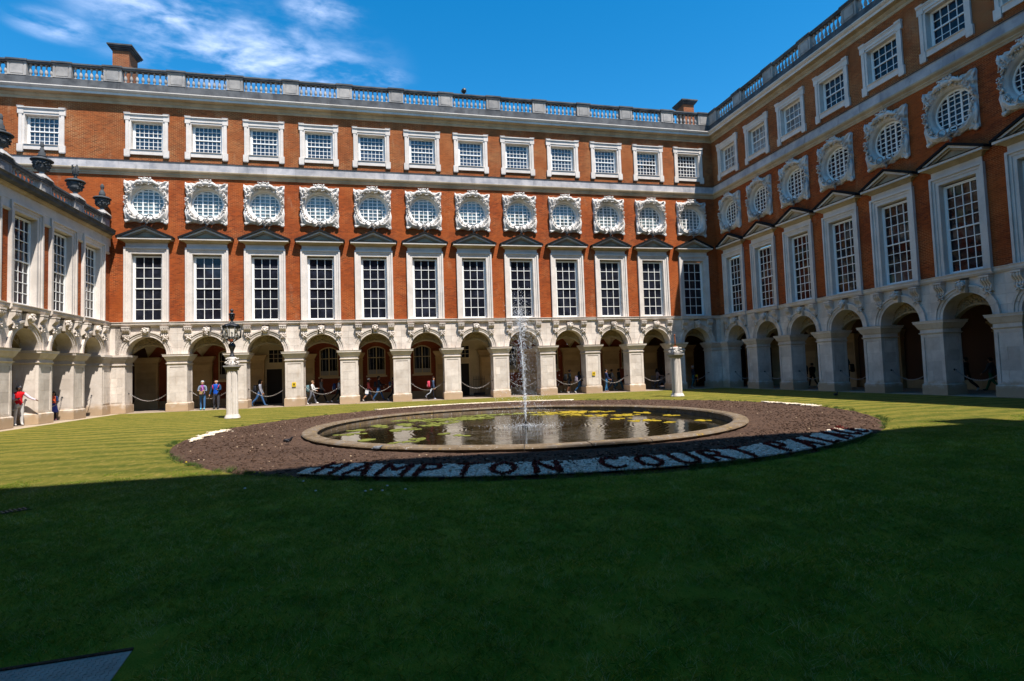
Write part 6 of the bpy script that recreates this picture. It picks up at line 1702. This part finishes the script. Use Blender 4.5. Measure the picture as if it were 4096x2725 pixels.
# back wing, left to right
p = person(3.05, 0.30, 1.83, 4, 'grey haired person in a purple shirt and blue jeans standing in the second arch', (0.16, 0.20, 0.27), (0.045, 0.12, 0.26), (0.10, 0.35, 0.45), SKIN_LIGHT, (0.42, 0.44, 0.46), 'short', thigh=(4, -2), arm=((14, 82, 10), (14, 82, 10)), inner=(0.24, 0.02, 0.28), headyaw=25)
b = MB(); b.box(-0.13, 0.13, -0.09, 0.06, -0.09, 0.09); b.tube([(-0.1, 0, 0.08), (0, 0.08, 0.42), (0.1, 0, 0.08)], 0.012, 5, 1); o = b.build('camera_bag', [cm((0.32, 0.22, 0.10)), cm((0.7, 0.6, 0.5))], None, (3.05, 0.08, 1.07)); tag(o, 'tan camera bag hanging in front of the person in the purple shirt', 'bag')
p = person(3.80, 0.40, 1.86, -6, 'stout bearded man in a blue shirt and dark jacket beside the left lamp standard', (0.012, 0.045, 0.10), (0.045, 0.045, 0.055), (0.02, 0.025, 0.03), SKIN_LIGHT, (0.35, 0.33, 0.31), 'bald', thigh=(3, -3), arm=((15, 85, 10), (6, 10, 12)), inner=(0.006, 0.07, 0.42), bulk=1.26)
phone(p, 'L', 'black phone in the hand of the bearded man'); 
p2 = p; b = MB(); P = p[1]
for s in (-1, 1): b.tube([tuple(P['sho'+('L' if s > 0 else 'R')]*1.0+Vector((-s*0.05, 0.06, 0.07))), tuple(P['sho'+('L' if s > 0 else 'R')]+Vector((-s*0.05, -0.09, 0.0))), tuple(P['chest']+Vector((s*0.14, -0.135, -0.08)))], 0.028, 6)
o = b.build('rucksack_straps', [cm((0.45, 0.03, 0.14))], None, (3.80, 0.40, 0)); o.rotation_euler = (0, 0, R(-6)); tag(o, 'pink rucksack straps over the shoulders of the bearded man', 'straps')
person(4.35, 2.1, 1.80, 80, 'dark clothed person partly hidden behind the left lamp standard', DK, DK, WH, SKIN_TAN, **WALK2)
p = person(6.10, 1.6, 1.85, 90, 'young man in a grey hoodie and blue jeans walking right in the third arch', (0.26, 0.27, 0.32), (0.03, 0.085, 0.20), (0.05, 0.08, 0.12), SKIN_TAN, hairstyle='long', thigh=(24, -26), knee=(4, 18), arm=((5, 20, 4), (5, 20, 4)), lean=5)
backpack(p, DK, 'black backpack on the young man in the grey hoodie')
p = person(8.85, 1.9, 1.72, 88, 'youth in a red top and blue cap beside the first yellow sign', (0.45, 0.02, 0.02), (0.05, 0.06, 0.08), WH, SKIN_TAN, hat=(0.02, 0.03, 0.09), **WALK2)
backpack(p, (0.02, 0.05, 0.12), 'dark blue backpack on the youth in the red top')
p = person(9.40, 1.25, 1.62, 85, 'fair haired boy in a white top and grey trousers walking with a teal bag', (0.60, 0.59, 0.58), (0.11, 0.115, 0.14), WH, SKIN_LIGHT, (0.22, 0.13, 0.07), thigh=(24, -14), knee=(5, 20), arm=((25, 70, 4), (10, 60, 5)), lean=6)
backpack(p, (0.10, 0.17, 0.19), 'grey teal backpack on the fair haired boy')
person(9.85, 2.9, 1.82, 75, 'tall girl in a grey hoodie and black leggings walking behind the fair haired boy', (0.17, 0.18, 0.19), DK, WH, SKIN_LIGHT, (0.06, 0.03, 0.02), 'long', headyaw=-15, **WALK)
p = person(11.05, 1.9, 1.72, 90, 'teenager in a white shirt and black trousers striding in the fourth arch', (0.42, 0.46, 0.52), (0.010, 0.014, 0.014), WH, SKIN_TAN, (0.04, 0.022, 0.015), 'short', thigh=(22, -26), knee=(3, 20), arm=((15, 60, 4), (10, 50, 4)), lean=7)
backpack(p, (0.015, 0.03, 0.09), 'navy and grey backpack on the striding teenager', (0.25, 0.30, 0.36), 1.05)
person(11.25, 3.4, 1.66, 90, 'person in dark green trousers walking behind the striding teenager', DK, (0.01, 0.09, 0.06), WH, SKIN_TAN, **WALK2)
p = person(13.05, 2.2, 1.66, 80, 'girl with a white cap and coral hoodie walking in the fifth arch', (0.50, 0.10, 0.10), (0.05, 0.10, 0.2), WH, SKIN_TAN, lower_skin=True, hat=(0.6, 0.6, 0.62), hairstyle='long', **WALK)
b = MB(); b.prism([(-0.10, 0), (0.12, -0.02), (0.09, -0.28), (-0.13, -0.24)], -0.05, 0.05); o = b.build('plastic_bag', [cm((0.62, 0.63, 0.66))], None, (12.95, 1.72, 0.80)); tag(o, 'crumpled white bag carried by the girl in the white cap', 'bag')
p = person(13.75, 1.85, 1.80, 85, 'person in a black jacket and blue jeans walking in the fifth arch', DK, (0.02, 0.065, 0.15), (0.05, 0.05, 0.06), SKIN_TAN, thigh=(26, -22), knee=(5, 14), arm=((30, 60, 10), (20, 40, 10)), bulk=1.08)
backpack(p, (0.014, 0.014, 0.018), 'black bag slung on the person in blue jeans', size=0.9, side=0.1)
p = person(14.75, 1.9, 1.72, 90, 'person in a maroon sweatshirt disappearing behind the pier of the fifth arch', (0.13, 0.015, 0.04), DK, WH, SKIN_TAN, **WALK)
backpack(p, (0.03, 0.05, 0.09), 'dark backpack with an orange edge beside the fifth pier', (0.6, 0.12, 0.01))
p = person(17.35, 0.85, 1.60, 82, 'girl in a spotted navy top and striped black leggings striding in the sixth arch', (0.045, 0.07, 0.13), (0.008, 0.009, 0.014), (0.42, 0.43, 0.5), SKIN_LIGHT, (0.02, 0.012, 0.01), 'long', thigh=(10, -24), knee=(4, 34), arm=((5, 12, 6), (0, 10, 6)), lean=10, headyaw=-40, stripe=(0.5, 0.55, 0.62))
backpack(p, (0.50, 0.05, 0.09), 'bright pink and red flowered backpack on the girl in the sixth arch', (0.62, 0.30, 0.32), 0.98)
p = person(27.55, 1.6, 1.76, 80, 'person in dark shorts with a large black backpack in the ninth arch', (0.02, 0.03, 0.035), (0.015, 0.015, 0.02), WH, SKIN_TAN, (0.05, 0.025, 0.02), lower_skin=True, hairstyle='bun', thigh=(8, -8), knee=(3, 8), lean=8)
backpack(p, (0.006, 0.007, 0.009), 'large black backpack in the ninth arch', size=1.2)
p = person(28.15, 1.0, 1.66, 85, 'person in blue jeans with a grey backpack behind the pier of the ninth arch', DK, (0.02, 0.07, 0.16), WH, SKIN_TAN, hairstyle='long', **WALK)
backpack(p, (0.25, 0.22, 0.28), 'pale lilac grey backpack beside the second yellow sign', size=1.0)
person(30.15, 0.75, 1.72, 88, 'boy in a navy hoodie and blue jeans standing just right of the second yellow sign', (0.025, 0.035, 0.09), (0.03, 0.12, 0.25), (0.35, 0.2, 0.15), SKIN_LIGHT, thigh=(8, -6), knee=(3, 8), arm=((12, 40, 3), (12, 40, 3)))
p = person(31.35, 2.5, 1.74, 85, 'person in a grey hoodie with a black rucksack in the tenth arch', (0.18, 0.20, 0.22), (0.02, 0.06, 0.14), WH, SKIN_TAN, **WALK)
backpack(p, DK, 'black rucksack on the person in the grey hoodie, tenth arch')
person(31.8, 2.2, 1.78, 85, 'broad figure in a black coat and teal jeans in the tenth arch', (0.007, 0.009, 0.010), (0.03, 0.09, 0.12), WH, SKIN_TAN, bulk=1.3, **WALK2)
p = person(32.55, 1.7, 1.72, 85, 'person in striped black shorts passing behind the pier of the tenth arch', (0.01, 0.015, 0.02), (0.01, 0.01, 0.02), WH, SKIN_TAN, lower_skin=True, stripe=(0.4, 0.4, 0.5), **WALK2)
backpack(p, (0.012, 0.02, 0.026), 'dark teal backpack behind the pier of the tenth arch')
person(35.55, 3.2, 1.66, 82, 'girl in a pale pink and grey hoodie holding out her arm in the eleventh arch', (0.33, 0.30, 0.34), (0.13, 0.13, 0.17), WH, SKIN_LIGHT, hairstyle='long', thigh=(22, -20), knee=(4, 26), arm=((35, 50, 4), (30, 50, 4)), sleeve=(0.42, 0.30, 0.33))
person(36.2, 3.7, 1.76, 85, 'person in a black top and pale trousers beside the bench in the eleventh arch', DK, (0.22, 0.24, 0.32), WH, SKIN_LIGHT, (0.02, 0.015, 0.01), 'long', **WALK)
p = person(37.85, 1.7, 1.78, 80, 'grey haired person in a dark jacket and teal jeans in the last arch', (0.02, 0.028, 0.05), (0.03, 0.14, 0.17), WH, SKIN_LIGHT, (0.40, 0.38, 0.36), thigh=(16, -8), knee=(50, 8), arm=((5, 10, 8), (10, 30, 10)), headyaw=20)
b = MB(); b.box(-0.06, 0.10, -0.05, 0.05, -0.05, 0.10); b.box(0.08, 0.12, -0.04, 0.04, -0.45, 0.0, 1); o = b.build('folded_jacket', [cm((0.75, 0.45, 0.02)), cm((0.6, 0.15, 0.02))], None, (37.98, 1.42, 0.92)); tag(o, 'yellow and orange garment carried at the hip in the last arch', 'garment')
person(37.15, 2.3, 1.74, 85, 'figure with a grey sleeve half hidden by the rusty rod standard', (0.20, 0.21, 0.24), DK, WH, SKIN_TAN, **WALK2)
# right wing
person(41.9, -5.55, 1.84, 160, 'boy in black with bare legs and white trainers in the third right arch', (0.007, 0.007, 0.009), (0.007, 0.007, 0.009), (0.6, 0.6, 0.6), SKIN_LIGHT, lower_skin=True, thigh=(10, -12), knee=(4, 14), bulk=1.08)
person(42.7, -5.4, 1.74, 165, 'second figure in black walking beside the boy in white trainers', (0.008, 0.010, 0.014), (0.007, 0.007, 0.009), WH, SKIN_TAN, **WALK)
p = person(43.0, -8.1, 1.88, 235, 'long haired person in black with a backpack standing in the fourth right arch', (0.014, 0.016, 0.022), (0.006, 0.006, 0.008), (0.2, 0.16, 0.16), SKIN_TAN, hairstyle='long', bulk=1.1)
backpack(p, (0.007, 0.007, 0.009), 'black backpack with a bright badge in the fourth right arch', (0.45, 0.22, 0.05), 1.15)
person(42.9, -15.7, 1.8, 200, 'dark figure in white edged trainers deep in the sixth right arch', (0.006, 0.007, 0.010), (0.006, 0.006, 0.008), (0.5, 0.5, 0.5), SKIN_TAN, bulk=1.15, **WALK)
person(43.3, -16.6, 1.75, 190, 'person in green trousers beside the near pier of the sixth right arch', (0.05, 0.06, 0.07), (0.005, 0.10, 0.045), DK, SKIN_TAN, **WALK2)
